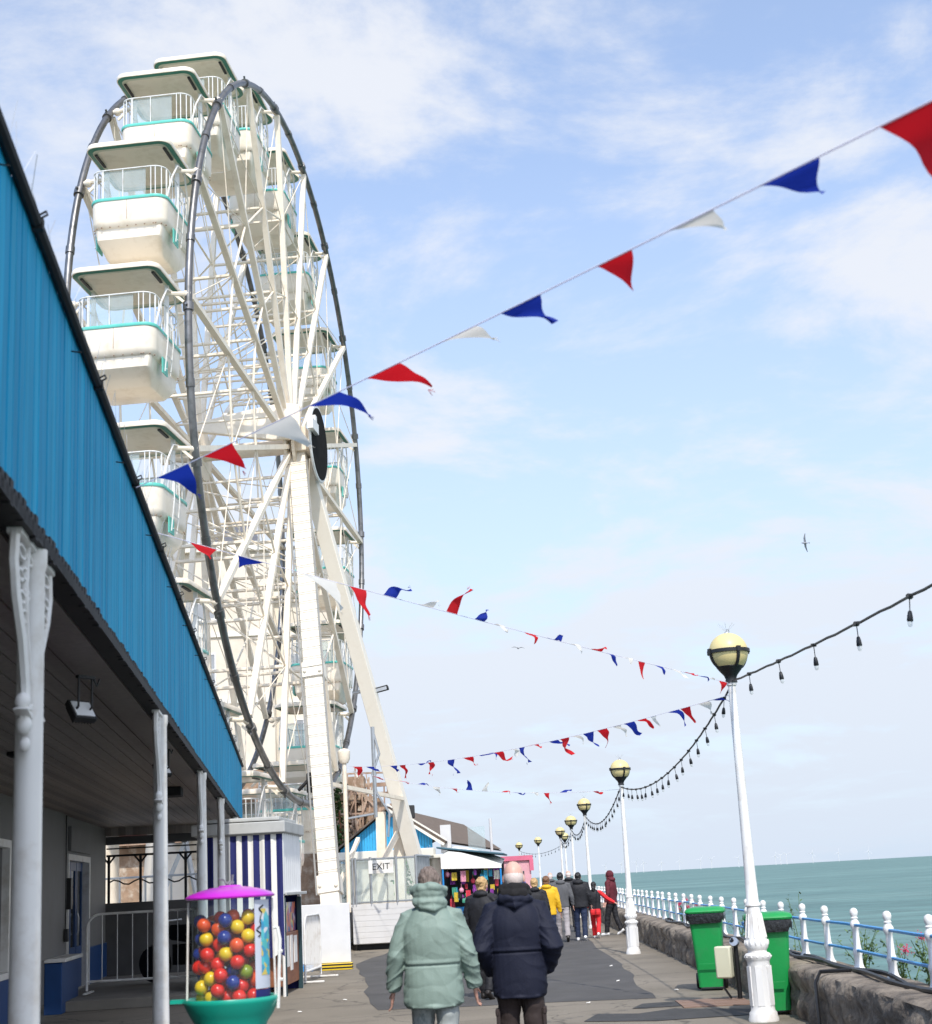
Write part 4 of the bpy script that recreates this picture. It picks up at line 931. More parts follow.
# ------------------------------------------------------------------ wheelie bins, meter box
def bin_(loc, rz, label):
    b = thing('wheelie_bin', label, 'bin', loc, rz, 'green wheelie bins by the sea wall')
    mb = MB(); rings(mb, [(rrect(.32,.42,.04),.05),(rrect(.36,.46,.05),.4),(rrect(.44,.56,.05),.97),(rrect(.49,.61,.05),.97),(rrect(.49,.61,.05),1.0)])
    mb.bb(-.12,.12,-.31,-.29,.35,.36); body = mb.build('body', M['binGreen'], b, smooth=35)
    mb = MB(); rings(mb, [(rrect(.52,.65,.06),1.01),(rrect(.54,.67,.07),1.03),(rrect(.51,.63,.08),1.065),(rrect(.36,.48,.1),1.085)]); mb.tube([(-.22,.36,1.03),(.22,.36,1.03)], .018, 8); mb.build('lid', M['binGreen'], b, smooth=50)
    mb = MB(); o1 = rrect(.505,.625,.05,8); n = len(o1); vs = []
    for i,(x,y) in enumerate(o1): vs += [(x,y,1.01),(x*1.03,y*1.03,.97),(x*1.015,y*1.015,.90-.05*noise.noise(V((x*7,y*7,3)))-.03*math.sin(i))]
    mb.add(vs, [(3*i+a,3*((i+1)%n)+a,3*((i+1)%n)+a+1,3*i+a+1) for i in range(n) for a in (0,1)]); mb.build('liner', mat('black_bin_liner_'+str(len(bpy.data.objects)),(.012,.012,.012),.25,.1,8,bump=.6,bscale=20), b, smooth=60)
    for s1 in (-1,1):
        mb = MB(); mb.lathe([(.06,-.03),(.10,-.03),(.11,0),(.10,.03),(.06,.03),(.0,.02)], (s1*.18,.22,.11), 20, rot=Matrix.Rotation(R(90),3,'Y')); mb.build('wheel', M['black'], b, smooth=40)
bin_((2.62,21.1,0), R(-10), 'green wheelie bin with black liner, standing left of the cream meter box')
bin_((2.83,17.3,0), R(-8), 'green wheelie bin directly behind the nearest lamp post')
mbx = thing('meter_box', 'cream plastic electrical box on a black pole between the two green bins', 'electrical box', (2.56,19.2,0), R(-22))
mb = MB(); mb.bb(-.10,.10,-.07,.07,.27,.65); mb.build('housing', M['boxcream'], mbx, smooth=30, bevel=.02)
mb = MB(); mb.tube([(.13,.12,0),(.13,.12,.68),(.1,.05,.72)], .03, 8); mb.tube([(-.02,.02,.28),(-.03,.02,.15),(.05,.02,.03)], .015, 6); mb.build('pole', M['black'], mbx)
mb = MB(); mb.tube([(.13,.12,.68),(.13,.05,.70)], .055, 12); mb.build('cap', M['galv'], mbx)
bx = thing('blue_hopper', 'small bright blue plastic tub behind the nearest lamp post', 'tub', (2.96,19.0,.53), 0)
mb = MB(); rings(mb, [(rrect(.16,.2,.02),0),(rrect(.28,.26,.03),.36),(rrect(.31,.29,.03),.36),(rrect(.31,.29,.03),.40)]); mb.build('tub', M['boxblue'], bx, smooth=35)
mb = MB(); mb.sphere((.02,0,.36),(.12,.11,.1),12,8); mb.build('bag', M['black'], bx)
# ------------------------------------------------------------------ plants behind the railing
def plant(loc, label, h, n, flowers, seed, name='valerian_plant'):
    r = random.Random(seed); p = thing(name, label, 'plant', loc, 0, 'plants growing behind the railing')
    ms, ml, mf = MB(), MB(), MB()
    for i in range(n):
        a = r.uniform(0,2*PI); t = V((math.cos(a)*r.uniform(.05,.25),math.sin(a)*r.uniform(.05,.35),h*r.uniform(.5,1))); b0 = V((r.uniform(-.06,.06),r.uniform(-.1,.1),-.2))
        mid = b0.lerp(t,.5)+V((0,0,.05)); ms.tube([b0,mid,t],[.006,.005,.003],5)
        for k in range(26):
            c = b0.lerp(t,r.uniform(.15,1))+V((r.gauss(0,.025),r.gauss(0,.03),r.gauss(0,.02))); d = V((r.uniform(-1,1),r.uniform(-1,1),r.uniform(-.2,.7))).normalized()*r.uniform(.035,.07); s = d.cross(V((0,0,1))).normalized()*.014
            ml.add([c,c+d*.5+s,c+d,c+d*.5-s],[(0,1,2,3)])
        if flowers and r.random() < flowers:
            for k in range(60): mf.sphere(t+V((r.gauss(0,.022),r.gauss(0,.022),r.gauss(.0,.018))),.0055,5,4)
    ms.build('stem', M['leaf'], p); ml.build('leaves', M['leaf'], p, smooth=0)
    if mf.v: mf.build('flowers', M['pink'], p)
plant((3.58,13.3,.62), 'leafy valerian with large pink flower heads between the two rightmost posts', .36, 13, .3, 1)
plant((3.6,14.5,.55), 'green shrubby plant with one pink bloom behind the third post from right', .34, 9, .12, 2)
plant((3.6,16.3,.5), 'bushy yellow green plant behind the railing right of the second bin', .40, 14, 0, 3)
plant((3.6,19.8,.45), 'tall thin weed stalk rising above the railing near the bins', .95, 3, 0, 4)
plant((3.6,24.5,.5), 'low green plant behind the railing above the left bin', .45, 10, 0, 5)
plant((3.6,32.5,.55), 'clump of pink valerian behind the railing right of the second lamp', .45, 16, .35, 6)
plant((3.6,29.2,.55), 'smaller clump of pink valerian behind the railing, nearer than the large clump', .4, 9, .4, 8)

# ------------------------------------------------------------------ festoon lights between lamps
def sagcurve(a, b, sag, n):
    return [a.lerp(b,i/n)+V((0,0,-sag*4*(i/n)*(1-i/n))) for i in range(n+1)]
def festoon(a, b, sag, nb, label, cut=(0,1)):
    f = thing('festoon_lights', label, 'light string', a, 0, 'strings of bulbs between the lamp posts')
    pts = sagcurve(a,b,sag,60); loc = [p-a+V((0,0,.004*math.sin(i*2.1))) for i,p in enumerate(pts)]
    mb = MB(); mb.tube(loc, .0115, 6)
    mb.build('cable', M['black'], f)
    h0 = None
    for i in range(nb):
        t = cut[0]+(cut[1]-cut[0])*(i+.7)/(nb+.4); k = t*60; q = int(k); p = loc[q].lerp(loc[min(q+1,60)],k-q)
        if h0 is None:
            mb = MB(); mb.tube([(0,0,0),(0,0,-.12)], .004, 5); mb.lathe([(.009,-.105),(.014,-.11),(.020,-.14),(.023,-.175),(.018,-.182)], (0,0,0), 10); mb.box((0,0,0),(.04,.05,.03))
            h0 = mb.build('lamp_holder', M['black'], f); mb = MB(); mb.sphere((0,0,-.195),(.019,.019,.028),10,8); b0 = mb.build('bulb', M['bulb'], h0); o = h0
        else: o = dup(h0, f)
        o.location = p; o.rotation_euler = (R(rnd.uniform(-8,8)),R(rnd.uniform(-8,8)),0)
fest_lab = ['string of dark bulbs from the nearest lamp post to the upper right','string of bulbs sagging between the nearest and second lamp posts','string of bulbs sagging between the second and third lamp posts','tiny string of bulbs between the third and fourth lamp posts','tiny string of bulbs between the fourth and fifth lamp posts']
near0 = V((3.40,1.5,3.34))
festoon(ltop(0,3.60), near0, .12, 11, fest_lab[0])
festoon(ltop(0,3.56), ltop(1,3.55), .42, 17, fest_lab[1])
festoon(ltop(1,3.56), ltop(2,3.55), .45, 16, fest_lab[2])
festoon(ltop(2,3.56), ltop(3,3.55), .35, 12, fest_lab[3])
festoon(ltop(3,3.56), ltop(4,3.55), .35, 10, fest_lab[4])
festoon(ltop(5,3.56), ltop(7,3.55), .35, 14, 'faint tiny string of bulbs between the two farthest lamp posts')

# ------------------------------------------------------------------ bunting
def flag_mesh(mb, p0, p1, tip, wob, seed, mi):
    # triangle of cloth from the tape p0-p1 to its tip, rippled
    n = 10; vs = []; fs = []; nr = (p1-p0).cross(tip-p0); nr = nr.normalized() if nr.length > 1e-6 else V((0,1,0)); L_ = (tip-(p0+p1)/2).length
    for i in range(n+1):
        t = i/n
        for j in range(7):
            u = j/6; base = p0.lerp(p1,u); q = base.lerp(tip, t)
            off = noise.noise(V((seed,t*2.0,u*.8)))*wob*t*L_ + math.sin(t*PI*1.2+seed)*wob*.55*t*L_
            curl = math.sin(t*PI*.9)*.10*L_
            vs.append(q+nr*off+V((0,0,curl)))
    for i in range(n):
        for j in range(6): a = i*7+j; fs.append((a,a+1,a+8,a+7))
    mb.add(vs, fs, mi)
def string_point(A, B, sag, px):
    # the place on the string that the photograph shows at column px
    lo, hi = 0.0, 1.0
    f = lambda t: (lambda P: 466+F*((P-V((0,0,1.6))).dot(rt))/((P-V((0,0,1.6))).dot(fw)))(A.lerp(B,t))
    inc = f(hi) > f(lo)
    for _ in range(40):
        m = (lo+hi)/2
        if (f(m) < px) == inc: lo = m
        else: hi = m
    t = (lo+hi)/2; return t
def bunting(A, B, sag, flags, label, name='bunting'):
    fl2 = []
    for k,q in enumerate(flags):                            # a flag given by where its tip hangs: its column, row and a lean in depth
        if len(q) == 6:
            px0,px1,c,tx,ty,wob = q; t_ = (string_point(A,B,sag,px0)+string_point(A,B,sag,px1))/2
            mid = A.lerp(B,t_)+V((0,0,-sag*4*t_*(1-t_))); tip = at(tx,ty,mid.y-.02+.06*math.sin(k*2.1)); d = tip-mid; fl2.append((px0,px1,c,d,wob))
        else:
            px0,px1,c,dx,dz,hl,wob = q; fl2.append((px0,px1,c,V((dx,-.25+.2*math.sin(k*2.3),dz)).normalized()*hl,wob))
    flags = fl2
    f = thing(name, label, 'bunting', A, 0, 'strings of red white and blue bunting')
    cv = lambda t: A.lerp(B,t)+V((0,0,-sag*4*t*(1-t)))
    mb = MB(); mb.tube([cv(i/80)-A for i in range(81)], .0034, 4, ell=1.0); 
    mb.build('tape', M['tape'], f)
    for k,(px0,px1,c,d,wob) in enumerate(flags):
        t0, t1 = string_point(A,B,sag,px0), string_point(A,B,sag,px1)
        p0, p1 = cv(t0)-A, cv(t1)-A
        hl = d.length
        mb = MB(); flag_mesh(mb, p0, p1, (p0+p1)/2+d, wob, k*3.7+1, 0)
        if hl > .15 and k < 12:                             # frayed threads at the tip
            tip = (p0+p1)/2+d
            for q in range(5): mb.tube([tip-d*.06, tip+d*.05+V((rnd.uniform(-.012,.012),rnd.uniform(-.01,.01),rnd.uniform(-.02,.01)))], .0012, 3)
        mb.build('flag', M[{'r':'red','b':'blue','w':'clothwhite'}[c]], f, smooth=180, fixn=False)
A1, B1 = V((-2.29,9.25,4.20)), V((2.92,.45,3.10))
bunting(A1, B1, .03, [(157,188,'b',199,495,.12),(203,232,'r',244,472,.12),(250,290,'w',311,446,.15),(308,339,'b',371,417,.14),(366,399,'r',431,391,.14),(432,468,'w',495,338,.15),(500,540,'b',546,329,.45),(596,631,'r',635,291,.22),(668,712,'w',724,232,.2),(758,818,'b',824,194,.3),(878,945,'r',950,190,.2)],
  'large bunting string nearest the camera, climbing from the blue fascia to the upper right')
A2, B2 = V((-2.63,11.1,4.36)), ltop(0,3.58)
bunting(A2, B2, .03, [(190,217,'r',207,562,.5),(238,264,'b',240,570,.3),(302,336,'w',341,612,.2),(349,366,'r',369,617,.3),(383,396,'b',409,587,.6),(418,430,'w',439,605,.5),(446,457,'r',468,588,.3),(474,484,'b',491,612,.9),(494,502,'w',509,629,.5),(524,536,'r',535,644,.5),(546,556,'b',563,640,.6),(568,577,'w',583,651,.4),(590,601,'r',607,650,.5),(606,613,'b',619,665,.5),(622,630,'w',632,664,.4),(638,645,'r',643,680,.2),(654,662,'b',666,674,.4),(672,680,'w',689,681,.3),(684,692,'r',698,676,.5),(695,702,'b',708,682,.5),(704,710,'w',715,680,.5),(719,727,'r',722,694,.4)],
  'bunting string running from the gutter across the wheel to the nearest lamp post')
A3, B3 = V((-4.15,38.2,4.62)), ltop(0,3.46)
bunting(A3, B3, .25, [(352,362,'r',.4,-.7,.26,.5),(366,374,'b',.4,-.5,.24,.5),(388,396,'b',.5,-.4,.24,.5),(399,405,'r',.2,-.8,.30,.5),(416,423,'b',.6,-.1,.24,.5),(427,433,'r',.1,-.9,.28,.5),(447,454,'b',.1,-.9,.28,.5),(461,470,'r',.7,-.5,.26,.5),(478,487,'b',.7,-.3,.26,.5),(491,501,'r',.8,-.4,.28,.5),(508,514,'w',.4,-.4,.2,.5),(518,524,'b',.2,-.8,.28,.5),(524,536,'r',.6,-.1,.18,.5),(548,557,'b',.7,-.5,.28,.5),(559,568,'r',.3,-.8,.28,.5),(570,577,'w',.4,-.4,.2,.5),(582,593,'b',.3,-.9,.26,.5),(596,606,'r',.3,-.9,.26,.4),(612,620,'w',.5,-.7,.22,.5),(622,633,'b',.7,-.7,.24,.4),(636,645,'r',.7,-.6,.20,.4),(650,656,'w',.2,-.8,.18,.4),(667,678,'b',.8,-.8,.24,.4),(680,690,'r',.3,-.9,.22,.3),(697,708,'w',.5,-.6,.20,.4),(712,722,'b',.4,-.3,.20,.4)],
  'bunting string sagging from the nearest lamp post down to the white wheel leg')
A4, B4 = V((-4.10,38.2,4.55)), ltop(1,3.50)
bunting(A4, B4, .28, [(352,360,'w',.2,-.5,.2,.4),(372,380,'r',.3,-.3,.2,.4),(398,406,'r',.7,-.2,.2,.4),(416,424,'b',.7,-.1,.2,.4),(432,440,'w',.2,-.7,.2,.4),(447,455,'r',.7,-.4,.2,.4),(465,472,'b',.1,.7,.22,.4),(481,487,'w',.3,.7,.22,.4),(497,505,'r',.7,-.2,.2,.4),(512,519,'b',.7,-.1,.2,.4),(528,534,'w',.6,-.2,.2,.4),(543,549,'r',.2,-.8,.25,.4),(559,566,'b',.7,.2,.2,.4),(576,583,'w',.6,-.2,.2,.4),(590,597,'r',.6,-.2,.2,.4)],
  'lowest bunting string of tiny flags stretched nearly level to the second lamp post')
wpost = thing('flag_pole', 'thin white pole with black spotlights holding the far ends of the bunting', 'pole', (-4.12,38.3,0), 0)
mb = MB(); mb.tube([(0,0,1.0),(0,0,4.7)], .055, 10); mb.lathe([(.10,4.7),(.15,4.8),(.16,5.0),(.10,5.06),(0,5.08)], (0,0,0), 14); mb.build('pole', M['wheelwhite'], wpost)
mb = MB(); mb.box((-.75,-.1,4.25),(.42,.35,.5),Matrix.Rotation(.2,3,'Z')); mb.tube([(-.9,-.3,4.3),(-1.15,-.35,4.05)],.05,6); mb.build('spotlight', M['blackm'], wpost, bevel=.03)
mb = MB(); mb.tube([(.75,.1,3.3),(.75,.1,5.6)], .05, 8); mb.tube([(.75,.1,3.4),(0,0,3.3)], .03, 6); mb.tube([(.78,.1,5.4),(.9,.1,4.9),(.7,.1,4.4),(.8,.1,3.9),(1.1,.1,3.4),(1.05,.1,2.8)], .03, 6); mb.build('cable_post', M['galv'], wpost)
ws = thing('wheel_floodlight', 'flat grey floodlight on an arm at the right edge of the big leg', 'floodlight', at(378,690,42.8))
mb = MB(); mb.box((0,0,0),(.62,.35,.12),Matrix.Rotation(R(-12),3,'Y')); mb.build('housing', M['blackm'], ws, bevel=.02); mb = MB(); mb.box((.02,-.17,-.02),(.5,.02,.09),Matrix.Rotation(R(-12),3,'Y')); mb.tube([(-.2,0,.02),(-.75,0,-.05)], .05, 6); mb.build('bracket', M['galv'], ws)
ws = thing('wheel_floodlight', 'boxy grey floodlight lower on the outer side of the big leg', 'floodlight', at(408,812,44.5))
mb = MB(); mb.box((0,0,0),(.34,.3,.38),Matrix.Rotation(.4,3,'Z')); mb.build('housing', M['darkint'], ws, bevel=.03); mb = MB(); mb.tube([(-.2,0,.0),(-.6,0,-.1)], .05, 6); mb.build('bracket', M['galv'], ws)

# ------------------------------------------------------------------ gulls, wind farm
def gull(loc, label, s, rz, roll_, m, name='gull'):
    g = thing(name, label, 'bird', loc, rz); mb = MB()
    mb.tube([(0,-.22,0),(0,-.12,.0),(0,0,.01),(0,.14,.01),(0,.2,.03),(0,.27,.02)], [.01,.045,.06,.05,.035,.008], 8)
    for s1 in (-1,1):
        mb.add([(s1*.04,.08,.02),(s1*.3,.12,.13),(s1*.62,-.02,.08),(s1*.66,-.08,.07),(s1*.3,-.02,.12),(s1*.04,-.08,.02),(s1*.04,.0,.045),(s1*.3,.05,.15)], [(0,1,7,6),(6,7,4,5),(1,2,7),(7,2,3,4)])
        mb.add([(s1*.04,.08,.015),(s1*.3,.12,.125),(s1*.62,-.02,.075),(s1*.66,-.08,.065),(s1*.3,-.02,.115),(s1*.04,-.08,.015)], [(0,5,4,3,2,1)])
    mb.add([(0,-.2,.01),(.05,-.32,.01),(-.05,-.32,.01),(0,-.2,.02)], [(0,1,2),(3,2,1)])
    mb.build('body', m, g, smooth=60); g.scale = (s,)*3; g.rotation_euler = (R(20),R(roll_),rz)
M['gullgrey'] = mat('gull_feather', (.30,.30,.31), .8, .2, 6)
gull(at(805,543,75), 'grey gull gliding high in the sky above the nearest lamp post', .78, R(75), 62, M['gullgrey'])
gull(at(518,648.5,85), 'dark gull flying low in the sky left of the second bunting string', .6, R(10), 5, M['blackm'])
wt = thing('wind_turbine', 'faint white offshore wind turbine far out on the horizon', 'wind turbine', (0,0,0), 0, 'wind turbines on the horizon')
mb = MB(); mb.tube([(0,0,-10),(0,0,80)], [2.6,1.8], 8); mb.build('tower', M['wallwhite'], wt)
mb = MB(); mb.box((0,0,81),(4,9,4)); nac = mb.build('nacelle', M['wallwhite'], wt)
mb = MB()
for k in range(3): a = R(90+120*k); mb.tube([(0,-5,81),(45*math.cos(a),-5,81+45*math.sin(a))],[2.2,.6],5)
mb.build('rotor', M['wallwhite'], wt)
first = True
for px,py in ((605,840),(621,840),(636,840),(643,840),(661,840),(679,840),(700,840),(711,840),(738,840),(752,838),(775,838),(780,838),(786,838),(812,836),(838,836),(868,834)):
    Y = rnd.uniform(11500,14500); p = at(px,865-(px-600)*.06,Y); o = wt if first else dup(wt); first = False; o.location = (p.x,Y,-6); o.rotation_euler = (0,0,R(rnd.uniform(-25,25)))
    for ch in o.children:
        if ch.name.startswith('rotor'): a = rnd.uniform(0,2); ch.matrix_local = Matrix.Translation((0,0,81)) @ Matrix.Rotation(a,4,'Y') @ Matrix.Translation((0,0,-81))
    o['label'] = 'faint white offshore wind turbine far out on the horizon'

# ------------------------------------------------------------------ hotel behind the wheel
ho = thing('hotel_building', 'tall cream rendered seafront hotel rising behind the ferris wheel', 'building', (-14,82,0), R(4))
mb = MB(); mb.bb(-34,4.6,0,16,-1,17.6); mb.bb(-34,1.5,-1.2,0,-1,20.2); mb.bb(-9,-4,-2.2,-1.2,-1,21.4); mb.build('wall', M['cream'], ho, smooth=0)
mb = MB(); mb.bb(-34.3,1.9,-1.6,12,20.2,20.7); mb.bb(1.5,5.0,-.4,16.3,17.6,18.0); mb.bb(-9.3,-3.7,-2.6,6,21.4,21.8)
for z in (4.3,8.0,11.7,15.4): mb.bb(-33.9,1.45,-1.32,-1.2,z,z+.28); mb.bb(1.51,4.65,-.12,0,z,z+.22)
roof_ = mb.build('cornice', M['creamtrim'], ho, smooth=0)
mb = MB()
for x0,x1 in ((-30,-10),(-2.5,1)):
    mb.add([(x0,0,20.7),(x1,0,20.7),(x1-1.2,4,23.2),(x0+1.2,4,23.2),(x0,8,20.7),(x1,8,20.7)], [(0,1,2,3),(4,3,2,5),(0,3,4),(1,5,2),(0,4,5,1)])
mb.build('roof', M['slate'], ho, smooth=0)
mfr = None
for z in (5.3,9.0,12.7,16.4):
    for x in (-30,-25,-20,-15,-7.9,-2.2,3.0):
        yy = -2.2 if -9 < x < -4 else (-1.2 if x < 1.5 else 0)
        if x > 1.5 and z > 15: continue
        if mfr is None:
            mb = MB(); mb.bb(-.55,.55,-.05,.0,0,.07); mb.bb(-.55,.55,-.05,0,1.75,1.82); mb.bb(-.55,-.47,-.05,0,.07,1.75); mb.bb(.47,.55,-.05,0,.07,1.75); mb.bb(-.03,.03,-.045,0,.07,1.75); mb.bb(-.47,-.03,-.045,0,.9,.96); mb.bb(.03,.47,-.045,0,.9,.96); mb.bb(-.65,.65,-.16,0,-.1,-.005)
            mfr = mb.build('window', M['white'], ho, smooth=0); mb = MB(); mb.bb(-.5,.5,-.02,-.003,.03,1.8); mb.build('pane', M['curtain'], mfr, smooth=0); o = mfr
        else: o = dup(mfr, ho)
        o.location = (x,yy-.002,z)
# ruinous lower terrace: stained masonry and rusted frames at the wheel's foot
ru = thing('derelict_terrace', 'stained masonry terrace with rusted iron frames at the foot of the hotel', 'terrace', (-9.5,63,0), R(3))
mb = MB(); mb.bb(-14,4.2,0,8,0,5.2); mb.bb(-14,1.5,-.4,0,5.2,6.6); mb.bb(2.2,4.4,-2,4,0,4.4); mb.bb(2.9,3.6,-1.9,0,4.4,6.0)
for i in range(70):
    x = rnd.uniform(2.2,4.5); z = rnd.uniform(2.2,5.4)-abs(x-3.2)*.5; mb.box((x,-2.1-rnd.random()*.3,z),(rnd.uniform(.1,.45),rnd.uniform(.2,.4),rnd.uniform(.1,.35)),Matrix.Rotation(rnd.uniform(-.3,.3),3,'Y'))
mb.build('wall', M['brick'], ru, smooth=0)
mb = MB()
for i in range(19): x = -13+i*.75; mb.bar((x,-.6,rnd.uniform(3.6,4.2)),(x+rnd.uniform(-.2,.2),-.6,rnd.uniform(5.0,6.9)),.10)
for z in (3.8,4.6,5.6): mb.bar((-13.5,-.62,z),(4.5,-.7,z+.1),.16)
for i in range(46):
    a = V((rnd.uniform(1.8,4.7),-2.45-.4*rnd.random(),rnd.uniform(3.0,6.4))); mb.bar(a,a+V((rnd.uniform(-.4,.4),0,rnd.uniform(-1.3,-.3))),rnd.uniform(.04,.10))
for i in range(9): mb.bar((2.0+.3*i,-2.5,2.5),(2.0+.3*i+rnd.uniform(-.1,.1),-2.5,6.3-.2*abs(i-4)),.06)
for z in (4.5,5.3,6.1): mb.bar((1.9,-2.5,z),(4.6,-2.5,z-.05),.07)
mb.build('iron_frame', M['rust'], ru, smooth=0)
mb = MB(); mb.bb(-13.5,-3.2,-.75,-.66,4.0,4.9); mb.bb(-2.6,1.0,-.75,-.66,3.9,4.6); mb.build('board', mat('dark_red_board',(.13,.02,.015),.7,.2,2), ru, smooth=0)
iv = thing('ivy_plant', 'dark green ivy climbing the masonry just right of the ladder leg', 'plant', (-6.55,58.5,0), 0)
mb = MB(); ri = random.Random(5)
for i in range(1500):
    z = ri.uniform(.3,5.6); wd = .42*(1.1-.4*abs(z-2.5)/3)*(1+.5*noise.noise(V((z*1.5,1,2)))); c = V((ri.gauss(0,wd*.55)+.2*math.sin(z), ri.gauss(0,.22), z)); d = V((ri.uniform(-1,1),ri.uniform(-1,.3),ri.uniform(-1,.4))).normalized()*.15; s = d.cross(V((ri.random(),ri.random(),1))).normalized()*.07
    mb.add([c,c+d*.5+s,c+d,c+d*.5-s],[(0,1,2,3)])
mb.build('foliage', M['ivy'], iv, smooth=0); mb = MB(); mb.tube([(0,0,0),(.1,0,2),(0,0,4.5)],[.09,.06,.03],6); mb.build('stem', M['wood'], iv)

# ------------------------------------------------------------------ blue gabled shop, flat roofed block, awning stall, pink kiosk
bl = thing('gabled_shop', 'cream shop with bright blue boarded gable and brown felt roof', 'building', (-4.6,58,0), R(0))
mb = MB(); mb.bb(-1.9,1.55,.05,12,0,2.7); mb.build('wall', M['cream'], bl, smooth=0)
mb = MB(); n = 34
for i in range(n):
    x0 = -1.9+3.55*i/n; x1 = x0+3.55/n-.012
    h = lambda x: 3.0+(x+1.9)*(1.45/1.95) if x < .05 else 4.45-(x-.05)*.64
    mb.add([(x0,0,2.5),(x1,0,2.5),(x1,0,max(2.5,h(x1))),(x0,0,max(2.5,h(x0)))],[(0,1,2,3)])
    mb.add([(x0,.05,2.5),(x1,.05,2.5),(x1,.05,max(2.5,h(x1))),(x0,.05,max(2.5,h(x0)))],[(3,2,1,0)])
mb.build('gable', M['bluegable'], bl, smooth=0)
mb = MB()
mb.add([(.0,-.35,4.55),(2.15,-.35,3.12),(4.2,16,3.0),(2.4,16,4.3)],[(0,1,2,3)]); mb.add([(.0,-.35,4.47),(2.15,-.35,3.04),(4.2,16,2.92),(2.4,16,4.22)],[(3,2,1,0)]); mb.add([(.0,-.35,4.55),(2.15,-.35,3.12),(2.15,-.35,3.04),(.0,-.35,4.47)],[(0,3,2,1)])
mb.add([(.0,-.35,4.55),(-2.2,-.35,2.92),(-.5,16,2.8),(2.4,16,4.3)],[(3,2,1,0)]); mb.add([(.0,-.35,4.55),(-2.2,-.35,2.92),(-2.2,-.35,2.84),(.0,-.35,4.47)],[(0,1,2,3)])
mb.build('roof', M['brownroof'], bl, smooth=0)
mb = MB(); mb.bar((.0,-.38,4.62),(2.2,-.38,3.17),.05,.06); mb.bar((.0,-.38,4.42),(2.1,-.38,3.0),.05,.10); mb.build('bargeboard', M['creamtrim'], bl, smooth=0)
mb = MB(); mb.bb(-1.8,1.75,-1.6,-.05,2.58,2.88); mb.bb(-1.6,2.35,-1.5,1.2,2.50,2.62); mb.build('flat_canopy', M['creamtrim'], bl, smooth=0, bevel=.02)
mb = MB(); mb.bb(-1.4,1.55,-1.3,-.2,0,2.5); mb.build('shop_front', M['cream'], bl, smooth=0)
mb = MB(); mb.bb(1.95,2.35,.2,.6,2.7,3.75); mb.build('chimney', M['wallwhite'], bl, smooth=30); mb = MB(); mb.tube([(3.8,8,2.8),(3.8,8,4.2)],.06,8); mb.build('vent_pipe', M['wallwhite'], bl, smooth=30)
mb = MB(); mb.bb(2.9,3.6,4,4.4,2.8,3.75); mb.build('roof_screen', M['glassbooth'], bl, smooth=0)
fern = thing('hanging_plant', 'green plant hanging by the corner of the cream shop', 'plant', at(403,868,55)-V((0,0,.3)), 0)
mb = MB()
for i in range(320):
    z = ri.uniform(-.6,.6); c = V((ri.gauss(0,.12)+.12*(-z), ri.gauss(0,.15), z)); d = V((ri.uniform(-1,1),ri.uniform(-1,.3),ri.uniform(-1,.2))).normalized()*.2; s = d.cross(V((ri.random(),ri.random(),1))).normalized()*.06
    mb.add([c,c+d*.5+s,c+d,c+d*.5-s],[(0,1,2,3)])
mb.build('foliage', mat('bright_leaf',(.07,.22,.03),.5,.3,6), fern, smooth=0); mb = MB(); mb.tube([(0,0,.9),(0,0,-.4)],.015,5); mb.build('stem', M['leaf'], fern)
aw = thing('awning_stall', 'open gift stall under a white sloping awning', 'stall', (-1.35,52,0), R(-2))
mb = MB()
cur = [(-1.05,2.50),(-.8,2.62),(-.35,2.55),(.4,2.32),(1.02,2.08)]
vs = []
for x,z in cur: vs += [(x,0,z),(x,3.6,z+.25)]
mb.add(vs, [(2*i,2*i+2,2*i+3,2*i+1) for i in range(4)]); mb.add([(x,0,z) for x,z in cur]+[(1.02,0,1.98),(-1.05,0,2.05)], [tuple(range(7))]); mb.build('awning', M['whitecanvas'], aw, smooth=60, fixn=False)
mb = MB(); mb.bb(-1.0,1.0,2.6,2.7,0,2.3); mb.bb(-1.05,-.98,.1,2.6,0,2.2); mb.build('back_panel', M['darkint'], aw, smooth=0)
mb = MB()
for x in (-1.0,.98): mb.tube([(x,.05,0),(x,.05,2.1)],.03,6)
mb.bb(-.95,.9,.6,1.4,0,.75); mb.build('counter', M['boxblue'], aw, smooth=0)
mb = MB(); mb.bar((-1.2,2,2.78),(1.1,2,2.45),3.6,.06,up=(0,0,1)); mb.build('stall_roof', mat('blue_grey_roof',(.05,.12,.16),.6,.1,3), aw, smooth=0, bevel=.02)
hues = [((.6,.05,.08),'red'),((.05,.35,.5),'blue'),((.7,.3,.4),'pink'),((.65,.6,.5),'cream'),((.06,.3,.2),'green'),((.6,.45,.05),'yellow'),((.25,.05,.3),'purple'),((.02,.02,.02),'black')]
hm = {n: mat('%s_gift'%n, c, .6, .3, 14) for c,n in hues}
rg = random.Random(12)
